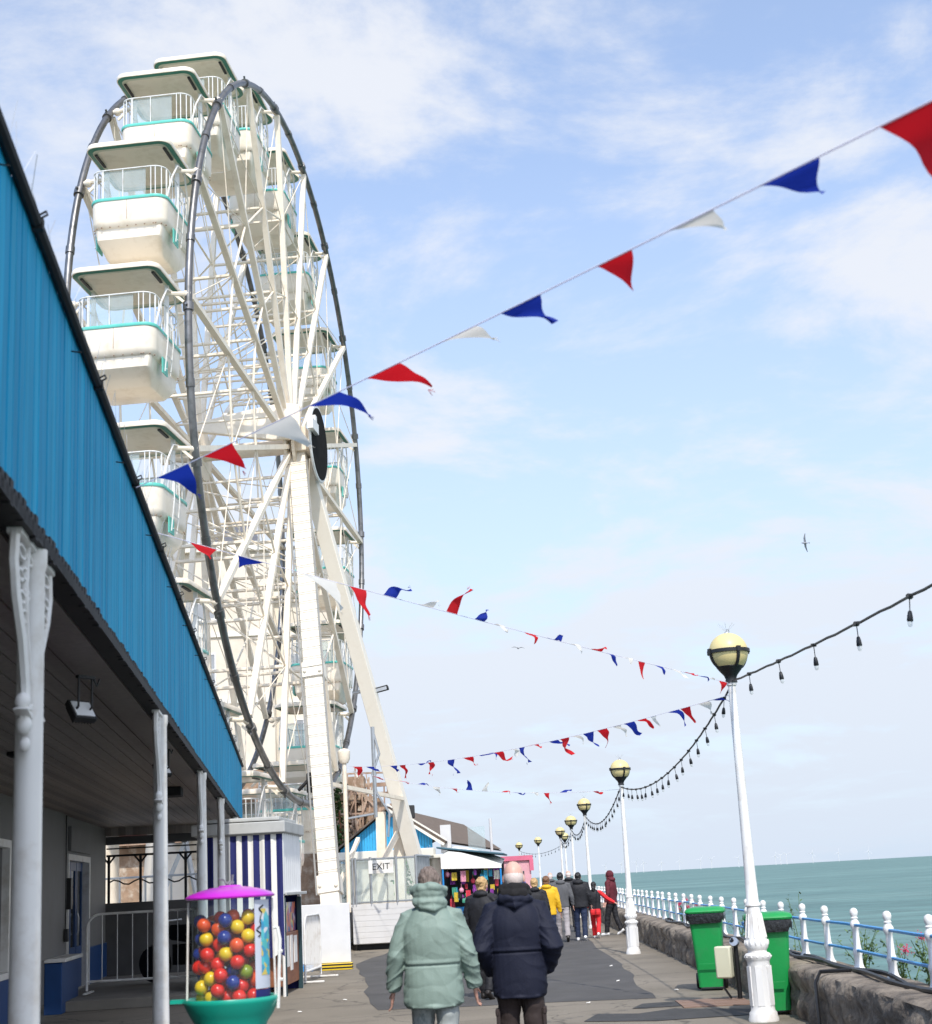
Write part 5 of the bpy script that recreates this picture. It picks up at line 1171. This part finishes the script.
for k in range(58):
        c,n = rg.choice(hues); X = rg.uniform(-.95,.92); z = rg.choice([2.04,1.95,1.75,1.5,1.3,1.1])-rg.uniform(0,.1); hh = rg.uniform(.14,.40); yy = .12+rg.uniform(.05,.6); ws_ = rg.uniform(.45,1.0)
        kind = rg.choice(['bag','towel','towel','ball'])
        mb = MB()
        if kind == 'ball': mb.sphere((0,0,-.13),(.08,.08,.09),12,8); mb.tube([(0,0,-.04),(0,0,.08)],.006,4)
        elif kind == 'bag': rings(mb, [(rrect(.16*ws_,.06,.02,2),-hh),(rrect(.22*ws_,.09,.03,2),-hh*.8),(rrect(.2*ws_,.07,.03,2),-.05),(rrect(.17*ws_,.03,.01,2),0)]); mb.tube([(-.04,0,0),(-.03,0,.09),(.03,0,.09),(.04,0,0)],.006,4)
        else:
            vs = []
            for i in range(9):
                x = (-.11+.22*i/8)*ws_
                for zz in (0,-hh): vs.append((x,.018*math.sin(i*1.4+k),zz))
            mb.add(vs,[(2*i,2*i+1,2*i+3,2*i+2) for i in range(8)]); mb.add([(v[0],v[1]+.02,v[2]) for v in vs],[(2*i+2,2*i+3,2*i+1,2*i) for i in range(8)]); mb.tube([(-.11*ws_,.01,.005),(.11*ws_,.01,.005)],.008,5)
        nm = {'ball':'hanging_ball','bag':'gift_bag','towel':'beach_towel'}[kind]
        o = mb.build(nm, hm[n], smooth=50); o.location = (-1.35+X, 52+yy, z)
        tag(o, 'small %s %s hanging among the crowded wares of the gift stall' % (n, nm.replace('_',' ')), nm.replace('_',' '), '%s %ss in the gift stall'%(n,nm.replace('_',' ')))
pk = thing('pink_kiosk', 'low pink kiosk with darker pink roof edge beyond the gift stall', 'kiosk', (-.15,66,0), 0)
mb = MB(); mb.bb(-1.1,1.0,0,3,0,2.35); mb.build('wall', mat('pale_pink_wall',(.66,.34,.37),.7,.1,3), pk, smooth=0)
mb = MB(); mb.bb(-1.2,1.1,-.1,3.1,2.35,2.55); mb.bb(.95,1.12,-.12,-.1,1.9,2.4); mb.build('roof', mat('deep_pink_roof',(.62,.14,.22),.6,.1,3), pk, smooth=0)
mb = MB(); mb.bb(-.8,.7,-.02,-.005,1.0,1.9); mb.build('hatch', M['glassdark'], pk, smooth=0)
# ------------------------------------------------------------------ people
def remesh(mb, name, m, parent, vox, smooth=4, disp=None):
    me = bpy.data.meshes.new('tmp'); me.from_pydata(mb.v, [], mb.f)
    import bmesh
    bm = bmesh.new(); bm.from_mesh(me); bmesh.ops.recalc_face_normals(bm, faces=bm.faces); bm.to_mesh(me); bm.free()
    o = bpy.data.objects.new('tmp', me); COL.objects.link(o)
    r = o.modifiers.new('r','REMESH'); r.mode = 'VOXEL'; r.voxel_size = vox
    s = o.modifiers.new('s','SMOOTH'); s.factor = .5; s.iterations = smooth
    dg = bpy.context.evaluated_depsgraph_get(); out = bpy.data.meshes.new_from_object(o.evaluated_get(dg))
    bpy.data.objects.remove(o); bpy.data.meshes.remove(me)
    if disp:
        nv = [v.normal.copy() for v in out.vertices]
        for v,n in zip(out.vertices,nv): v.co += n*disp(v.co)
    out.name = name; out.materials.clear(); out.materials.append(m)
    out.polygons.foreach_set('use_smooth',[True]*len(out.polygons)); out.update()
    ob = bpy.data.objects.new(name, out); COL.objects.link(ob); ob.parent = parent; return ob
def smooth_rings(rg, k=5):
    out = [rg[0]]; n = len(rg)
    for i in range(1,n-1):
        p0, p1, p2, p3 = rg[max(i-1,0)], rg[i], rg[i+1], rg[min(i+2,n-1)]
        for q in range(k):
            t = q/k; f = lambda a,b,c,d: .5*(2*b+(c-a)*t+(2*a-5*b+4*c-d)*t*t+(3*b-a-3*c+d)*t*t*t)
            out.append(tuple(f(p0[j],p1[j],p2[j],p3[j]) if j else p1[0]+(p2[0]-p1[0])*t for j in range(4)))
    return out+[rg[-1]]
def hand(mb, wr, d, side, fwd, curl=.5, s=1.0):
    # palm, four unequal fingers and a thumb; d = along the hand, fwd = thumb side
    d = d.normalized(); f = (fwd - d*fwd.dot(d)).normalized(); nrm = d.cross(f).normalized()*side
    k = wr + d*.085*s
    for q in (-.026,-.009,.009,.026): mb.tube([wr-d*.02*s+f*q*.5*s, wr+d*.03*s+f*q*.9*s, k+f*q*s], [.015*s,.016*s,.0125*s], 8)
    for q,l,sp in ((.031,.068,.12),(.0105,.077,.04),(-.0105,.072,-.05),(-.031,.055,-.14)):
        b0 = k+f*q*s; a = (d+f*sp).normalized()
        p1 = b0+a*l*.42*s; p2 = p1+(a*math.cos(curl*.8)+nrm*math.sin(curl*.8)).normalized()*l*.32*s; p3 = p2+(a*math.cos(curl*1.5)+nrm*math.sin(curl*1.5)).normalized()*l*.26*s
        mb.tube([b0-d*.02*s,b0,p1,p2,p3], [.009*s,.0092*s,.0084*s,.0078*s,.006*s], 8)
    t0 = wr+d*.02*s+f*.022*s; t1 = t0+(d*.6+f*.8+nrm*.3).normalized()*.035*s; t2 = t1+(d*.9+f*.35+nrm*.4).normalized()*.030*s; t3 = t2+(d+nrm*.5).normalized()*.022*s
    mb.tube([t0,t1,t2,t3], [.014*s,.011*s,.0095*s,.007*s], 8)
def head(mb, c, tilt=0, s=1.0):
    rot = Matrix.Rotation(tilt,3,'Z'); P = lambda x,y,z: c+rot@V((x,y,z))*s
    mb.sphere(P(0,-.008,.018),(.076*s,.096*s,.098*s),20,14,rot=rot)
    mb.sphere(P(0,.022,-.045),(.056*s,.066*s,.070*s),16,12,rot=rot)
    mb.sphere(P(0,.070,-.085),(.026*s,.02*s,.02*s),10,8)                      # chin
    mb.tube([P(0,.085,.018),P(0,.105,-.016),P(0,.098,-.03)],[.010*s,.014*s,.013*s],8)   # nose
    mb.tube([P(-.022,.083,-.054),P(0,.091,-.052),P(.022,.083,-.054)],[.006*s,.009*s,.006*s],8)   # lips
    for q in (-1,1):
        mb.sphere(P(q*.078,-.004,-.012),(.010*s,.020*s,.032*s),10,8,rot=rot)   # ears
        mb.tube([P(q*.014,.084,.03),P(q*.034,.082,.036),P(q*.05,.07,.03)],[.008*s]*3,6)   # brow
    mb.tube([P(0,-.02,-.06),P(0,-.025,-.15)],[.058*s,.062*s],14)
def eyes(c, par, tilt=0, s=1.0):
    rot = Matrix.Rotation(tilt,3,'Z'); mb = MB()
    for q in (-1,1): mb.sphere(c+rot@V((q*.031,.077,.014))*s, .0115*s, 10, 8)
    mb.build('eyes', M['eye'], par, smooth=180)
def arm_pts(sgn, sh, el, wr): return V((sgn*sh[0],sh[1],sh[2])), V((sgn*el[0],el[1],el[2])), V((sgn*wr[0],wr[1],wr[2]))
def person(label, loc, rz, H=1.75, vox=.006, coat=None, coatmat=None, trousers=None, stride=.16, arms=None, skin='skin', hair=None, hairmat=None, headz=1.615, heady=.02, heads=1.0, tilt=0, shoe='shoe', folds=.006, group='people walking along the pier', hands=True, slim=1.0, seam=None, sleevemat=None, vest=False):
    t = thing('person', label, 'person', loc, rz, group); s = H/1.75; t.scale = (s*slim,s,s)
    lab = dict(A=((.19,0,1.42),(.255,-.03,1.14),(.29,.05,.90)))
    aL, aR = (arms or (lab['A'],lab['A']))
    hc = V((0,heady,headz))
    st = stride/2
    legs = []
    for q,off in ((-1,st),(1,-st)):
        hip = V((q*.09,0,.90)); kn = V((q*.10,off*.75+.03,.49)); an = V((q*.10,off*1.6-.02,.085+(.07 if off < 0 else 0)*min(1,abs(st)*8))); legs.append((hip,kn,an,off))
    mb = MB(); head(mb, hc, tilt, heads)
    mb.loft([((0,0,.86),.12,.09),((0,0,.95),.145,.10),((0,0,1.08),.135,.095),((0,0,1.25),.155,.105),((0,0,1.38),.16,.09),((0,0,1.45),.09,.07),((0,.0,1.52),.055,.055)])
    for q,a in ((-1,aL),(1,aR)):
        S_,E_,W_ = arm_pts(q,*a); mb.tube([S_-V((q*.05,0,0)),S_,S_.lerp(E_,.5),E_,E_.lerp(W_,.35),W_],[.05,.052,.044,.036,.036,.025],12)
        if hands: hand(mb, W_, (W_-E_), q, V((0,1,0)) if abs((W_-E_).normalized().y) < .8 else V((0,0,1)), .55, 1.0)
    for hip,kn,an,off in legs: mb.tube([hip+V((0,0,.03)),hip.lerp(kn,.4),kn,kn.lerp(an,.35),an],[.085,.075,.052,.05,.034],14)
    body = remesh(mb, 'body', M[skin], t, vox, 2); eyes(hc, t, tilt, heads)
    # trousers
    if trousers:
        mb = MB(); mb.loft([((0,0,.82),.15,.11),((0,0,.90),.165,.12),((0,0,1.02),.155,.115)])
        for hip,kn,an,off in legs: mb.tube([hip+V((0,0,.02)),hip.lerp(kn,.4),kn,kn.lerp(an,.5),an+V((0,-.0,.0))],[.10,.092,.076,.072,.070],16)
        def td(p): return (noise.noise(V((p.x*9,p.y*9,p.z*16)))*.008 + noise.noise(V((p.x*22,p.y*22,p.z*30)))*.003)
        remesh(mb, 'trousers', trousers, t, max(vox,.008), 4, td)
    for hip,kn,an,off in legs:
        mb = MB(); a = an-V((0,0,.03)); rx = Matrix.Rotation(R(-28 if off < -.03 else 0),3,'X'); f = lambda x,y,z: an+rx@V((x,y,z))
        mb.tube([f(0,-.07,-.045),f(0,-.03,-.042),f(0,.07,-.05),f(0,.15,-.055),f(0,.19,-.058)],[.030,.040,.040,.038,.018],12); mb.tube([f(0,-.02,-.03),f(0,-.02,.04)],[.045,.046],12)
        remesh(mb, 'shoe', M[shoe], t, .009, 3)
    # coat
    if coat:
        mb = MB(); mb.loft([((0,y,z),rx,ry) for z,rx,ry,y in smooth_rings(coat['rings'])], n=28)
        sl = MB() if sleevemat else mb
        for q,a in ((-1,aL),(1,aR)):
            S_,E_,W_ = arm_pts(q,*a); r_ = coat['sleeve']
            sl.tube([S_-V((q*.07,0,-.01)),S_,S_.lerp(E_,.5),E_,E_.lerp(W_,.5),E_.lerp(W_,.93),E_.lerp(W_,.97)],[r_[0]*.95,r_[0],r_[1],r_[2],r_[3],r_[4],r_[4]*.9],16)
        for c,rr in coat.get('lumps',()): mb.sphere(c, rr, 20, 14)
        for pts,r_ in coat.get('tubes',()): mb.tube(pts, r_, 12)
        sz = seam; sd = loc[0]*7.7+loc[1]
        def cd(p):
            k = folds*.85
            arm = max(0,min(1,(abs(p.x)-.15)/.06))
            sg = 1 if p.x>0 else -1; rdg = lambda q: (1-min(1,abs(noise.noise(q))*1.7))**3
            n = noise.noise(V((p.x*5+p.z*3+sd,p.y*5,p.z*4)))*k*.9 + abs(noise.noise(V((p.x*6+p.z*6+sd,p.y*6+4,p.z*5-p.x*4))))*k*-.8
            n += arm*(abs(noise.noise(V((p.x*5+7,p.y*9,p.z*17+p.x*sg*14))))-.25)*k*1.6
            n += noise.noise(V((p.x*14,p.y*12,p.z*13)))*k*.15 + (- rdg(V((p.x*3+p.z*3.1+sd,p.y*3+9,p.z*5-p.x*3)))*k*.55 + rdg(V((p.x*5-p.z*3+sd,p.y*4+2,p.z*12+abs(p.x)*7)))*k*(.25+.85*arm))*max(0,min(1,(1.46-p.z)/.05))
            hm_ = max(0,min(1,(p.z-1.44)/.04)); n += hm_*(noise.noise(p*9+V((sd,0,0)))*.016+noise.noise(p*21)*.006)*(folds/.0085)
            if sz and arm < .9:
                d = abs(p.z-sz); n += (-.009*max(0,1-d/.012) + .006*max(0,1-abs(p.z-sz-.02)/.02))
            return n
        remesh(mb, 'coat', coatmat, t, max(vox,.006), 3, cd)
        if sleevemat: remesh(sl, 'sleeves', sleevemat, t, max(vox,.007), 3, cd)
    if hair:
        mb = MB(); hair(mb, hc); 
        def hd(p): return noise.noise(p*26)*.011+noise.noise(V((p.x*70,p.y*70,p.z*40)))*.006
        remesh(mb, 'hair', hairmat, t, .006, 2, hd if hairmat is not M['hairwhite'] else None)
    return t
def cap_hair(mb, c, k=1.06, low=-.01, back=True):
    # hair over the crown and the back of the head
    mb.sphere(c+V((0,-.020,.030)),(.080*k,.094*k,.094*k),20,14)
    if back: mb.sphere(c+V((0,-.055,-.03)),(.066*k,.05*k,.07*k),16,12)
def long_hair(mb, c): cap_hair(mb, c, 1.1); mb.tube([c+V((0,-.07,-.02)),c+V((0,-.10,-.12)),c+V((0,-.09,-.24))],[.075,.065,.03],12)
def bun_hair(mb, c): cap_hair(mb, c, 1.08); mb.sphere(c+V((0,-.11,.05)),.045,12,10)
def side_hair(mb, c):
    mb.sphere(c+V((0,-.014,.004)),(.0795,.0985,.090),24,16); mb.sphere(c+V((0,-.05,-.05)),(.06,.05,.05),16,10); return
    mb.tube([c+V((-.072,.02,-.0)),c+V((-.072,-.05,-.01)),c+V((-.03,-.094,-.02)),c+V((.03,-.094,-.02)),c+V((.072,-.05,-.01)),c+V((.072,.02,.0))],[.008,.013,.014,.014,.013,.008],10)
    mb.tube([c+V((-.05,-.06,-.05)),c+V((0,-.088,-.055)),c+V((.05,-.06,-.05))],[.014,.015,.014],10)

M['greencoat'] = mat('sage_green_coat', (.215,.285,.245), .6, .07, 5, bump=.10, bscale=90)
M['navycoat'] = mat('navy_coat', (.010,.012,.026), .7, .08, 5, bump=.10, bscale=90, spec=.3)
M['fleece'] = mat('black_fleece', (.012,.011,.012), .95, .2, 40)
M['jeans'] = mat('mottled_light_denim', (.34,.37,.36), .85, .3, 8, stretch=(1,1,.35), dirt=(.05,.08,.09), dirt_amt=1.0, dirt_scale=16)
M['browntrs'] = mat('dark_brown_trousers', (.035,.024,.022), .85, .12, 8)
M['navyjeans'] = mat('navy_jeans', (.015,.025,.06), .8, .2, 8)
M['blackcloth'] = mat('black_jacket_cloth', (.012,.012,.015), .7, .15, 8)
M['yellowcoat'] = mat('mustard_jacket', (.70,.40,.012), .65, .08, 6)
M['greyhood'] = mat('grey_hoodie', (.10,.10,.105), .9, .1, 12)
M['greytrs'] = mat('light_grey_trousers', (.34,.31,.31), .9, .08, 12)
M['maroon'] = mat('maroon_hoodie', (.10,.012,.02), .8, .12, 10)
M['redtrs'] = mat('red_trousers', (.68,.02,.025), .75, .08, 10)
M['bluecoat'] = mat('bright_blue_coat', (.02,.09,.42), .7, .1, 10)

hang = ((.175,-.0,1.385),(.275,-.03,1.13),(.315,.05,.885))
green_rings = [(.775,.20,.135,-.01),(.785,.222,.15,-.01),(.83,.226,.155,-.01),(.95,.222,.155,-.01),(1.06,.214,.15,-.01),(1.2,.225,.155,-.015),(1.30,.222,.15,-.02),(1.38,.19,.135,-.02),(1.44,.145,.115,-.015),(1.50,.10,.09,0)]
hood1 = [(V((0,-.03,1.555)),(.125,.125,.075)),(V((0,-.06,1.50)),(.135,.11,.06))]
hoodt = [([(-.105,.06,1.55),(-.115,-.03,1.585),(-.06,-.105,1.60),(.0,-.125,1.605),(.06,-.105,1.60),(.115,-.03,1.585),(.105,.06,1.55)],[.028,.036,.036,.034,.036,.036,.028]),
         ([(-.115,-.05,1.52),(-.06,-.13,1.475),(.04,-.155,1.455),(.115,-.06,1.475)],[.020,.026,.028,.02]),
         ([(-.2,.0,.782),(-.15,-.12,.778),(0,-.165,.775),(.15,-.12,.778),(.2,.0,.782)],[.016]*5)]
person('person in a sage green hooded coat and mottled jeans walking away, arms hanging', (-.598,11.0,0), R(-1), 1.715, .005, dict(rings=green_rings, sleeve=(.080,.077,.070,.066,.060), lumps=hood1, tubes=hoodt), M['greencoat'], M['jeans'], .14, (hang,((.175,0,1.385),(.27,-.02,1.13),(.305,.09,.885))), hair=cap_hair, hairmat=M['hairgrey'], headz=1.625, heady=.04, folds=.0085, group='the pair of walkers in front', seam=1.06, slim=.955)
pock = ((.18,-.01,1.395),(.282,-.10,1.14),(.20,.10,.96))
navy_rings = [(.785,.19,.13,-.01),(.795,.205,.145,-.01),(.85,.215,.15,-.01),(1.0,.218,.15,-.01),(1.1,.215,.15,-.01),(1.25,.228,.158,-.015),(1.33,.222,.15,-.02),(1.405,.19,.13,-.02),(1.46,.14,.10,-.01),(1.51,.10,.08,0)]
lum2 = [(V((0,-.07,1.475)),(.15,.085,.055))]
tub2 = [([(-.13,.03,1.47),(-.10,-.10,1.49),(0,-.15,1.475),(.10,-.10,1.49),(.13,.03,1.47)],[.03,.035,.032,.035,.03]),([(-.10,-.09,1.45),(0,-.165,1.43),(.10,-.09,1.45)],[.02,.03,.02]),([(-.19,.0,.79),(-.14,-.12,.787),(0,-.155,.785),(.14,-.12,.787),(.19,.0,.79)],[.014]*5)]
pn = person('bald person in a dark navy coat with a black collar, hands in pockets', (.012,11.3,0), R(-2), 1.72, .005, dict(rings=navy_rings, sleeve=(.086,.086,.082,.078,.070), lumps=lum2, tubes=tub2), M['navycoat'], M['browntrs'], .10, (pock,pock), skin='skinred', hair=side_hair, hairmat=M['hairwhite'], headz=1.635, heady=.01, heads=1.04, folds=.0075, group='the pair of walkers in front', seam=1.10, slim=.95)
mb = MB(); mb.tube([(-.10,.04,1.545),(-.085,-.07,1.56),(0,-.105,1.565),(.085,-.07,1.56),(.10,.04,1.545)],[.032,.038,.038,.038,.032],12); mb.tube([(-.11,.0,1.515),(-.08,-.10,1.52),(0,-.13,1.52),(.08,-.10,1.52),(.11,.0,1.515)],[.03,.034,.034,.034,.03],12)
remesh(mb, 'collar', M['fleece'], pn, .007, 3, lambda p: noise.noise(p*30)*.006)
for q in (-1,1): mb = MB(); mb.box((q*.178,-.01,.60),(.03,.13,.18)); mb.box((q*.183,-.01,.68),(.03,.14,.05)); mb.build('cargo_pocket', M['browntrs'], pn, bevel=.008)

def simple_rings(hem, w=.19, d=.13):
    return [(hem,w*.98,d*.95,0),(hem+.02,w*1.05,d,0),(1.05,w,d,0),(1.25,w*1.08,d*1.05,-.01),(1.36,w*1.05,d,-.01),(1.43,w*.75,d*.8,-.01),(1.50,.09,.08,0)]
hoodS = dict(lumps=[(V((0,-.07,1.49)),(.12,.08,.06))])
sv = (.075,.068,.060,.056,.048)
def full_hood(mb, c): mb.sphere(c+V((0,-.025,.02)),(.10,.115,.118),20,14); mb.tube([c+V((0,-.03,-.05)),c+V((0,-.03,-.15))],[.10,.11],14)
def ground_at(px, Y): p = at(px,930,Y); return (p.x,Y,0)
person('woman in a mustard yellow jacket seen over the navy coat\'s shoulder', ground_at(549,33.5), 0, 1.63, .009, dict(rings=simple_rings(.84,.20), sleeve=sv, **hoodS), M['yellowcoat'], M['navyjeans'], .2, hair=cap_hair, hairmat=M['hairbrown'])
person('person in a grey hoodie and pale grey trousers between yellow and black jackets', ground_at(563.5,38.4), 0, 1.70, .009, dict(rings=simple_rings(.86), sleeve=sv, **hoodS), M['greyhood'], M['greytrs'], .22, hair=cap_hair, hairmat=M['hairblack'])
person('person in a black puffer jacket, navy jeans and white trainers', ground_at(581.5,38.6), R(-6), 1.68, .009, dict(rings=simple_rings(.84,.22,.16), sleeve=(.09,.085,.078,.07,.055), lumps=[(V((0,-.09,1.49)),(.14,.09,.075))]), M['blackcloth'], M['navyjeans'], .12, hair=cap_hair, hairmat=M['hairblack'], shoe='trainer')
reach = ((.18,.02,1.40),(.40,.10,1.20),(.62,.16,1.06))
pr = person('child in red sleeves and red trousers reaching out to touch the stone wall', (2.10,39.7,0), R(-12), 1.42, .009, dict(rings=simple_rings(.86,.19), sleeve=sv), M['blackcloth'], M['redtrs'], .30, (((.18,0,1.4),(.24,-.04,1.14),(.22,.10,.95)),reach), hair=long_hair, hairmat=M['hairblack'], shoe='trainer', sleevemat=M['redtrs'], tilt=R(-15))
mb = MB(); mb.loft([((.03,-.17,.72),.15,.05),((.03,-.18,.80),.16,.05),((.03,-.16,.90),.15,.04)]); remesh(mb, 'jumper_tied', M['redtrs'], pr, .01, 3)
person('person in a maroon hooded top and black trousers facing left beside the wall', (2.62,41.0,0), R(62), 1.68, .009, dict(rings=simple_rings(.84), sleeve=sv, lumps=[(V((0,-.06,1.50)),(.12,.1,.07))]), M['maroon'], M['blackcloth'], .22, hair=full_hood, hairmat=M['maroon'], shoe='trainer')
person('dark dressed person half hidden left of the black puffer jacket', ground_at(572,45), 0, 1.76, .010, dict(rings=simple_rings(.82,.20), sleeve=sv, **hoodS), M['blackcloth'], M['blackcloth'], .2, skin='skinred', hair=side_hair, hairmat=M['hairwhite'])
person('pink headed bald person far behind the yellow jacket', ground_at(553.5,47), 0, 1.74, .010, dict(rings=simple_rings(.84), sleeve=sv, **hoodS), M['greyhood'], M['navyjeans'], .2, skin='skinred', hair=side_hair, hairmat=M['hairwhite'])
person('blond person in a black top just right of the bald head', ground_at(537,31), 0, 1.60, .009, dict(rings=simple_rings(.84), sleeve=sv, **hoodS), M['blackcloth'], M['navyjeans'], .2, hair=cap_hair, hairmat=M['hairblond'])
pb = person('person in a bright blue coat and dark hat far behind the bald head', ground_at(519,42), 0, 1.80, .010, dict(rings=simple_rings(.82), sleeve=sv, **hoodS), M['bluecoat'], M['blackcloth'], .2, hair=lambda mb,c: (mb.sphere(c+V((0,-.015,.05)),(.098,.11,.10),18,12), mb.tube([c+V((0,0,.06)),c+V((0,0,.15))],[.10,.075],14)), hairmat=M['greyhood'])
person('person in a black coat with a blond bun, between the two nearest walkers', ground_at(484,21.5), R(-25), 1.66, .008, dict(rings=simple_rings(.70,.21,.15), sleeve=(.085,.078,.07,.065,.055), **hoodS), M['blackcloth'], M['blackcloth'], .15, hair=bun_hair, hairmat=M['hairblond'])

# ------------------------------------------------------------------ small litter on the deck
rl_ = random.Random(4)
for k,(px,py) in enumerate(((618,981),(611,966),(676,990),(588,1003),(345,1000),(300,1012))):
    d = rt*((px-466)/F) - up*((py-512)/F) + fw; p = V((0,0,1.6))+d*(-1.59/d.z); mb = MB()
    q = [V((rl_.uniform(-.03,.03),rl_.uniform(-.04,.04),rl_.uniform(0,.012))) for _ in range(4)]
    mb.tube([q[0],q[1],q[2]],[.008,.010,.006],6); mb.box((0,0,.004),(.035,.05,.006),Matrix.Rotation(k,3,'Z'))
    o = mb.build('paper_scrap', M['whitecanvas']); o.location = p; tag(o, 'tiny white paper scrap lying on the asphalt', 'litter', 'scraps of litter on the ground')
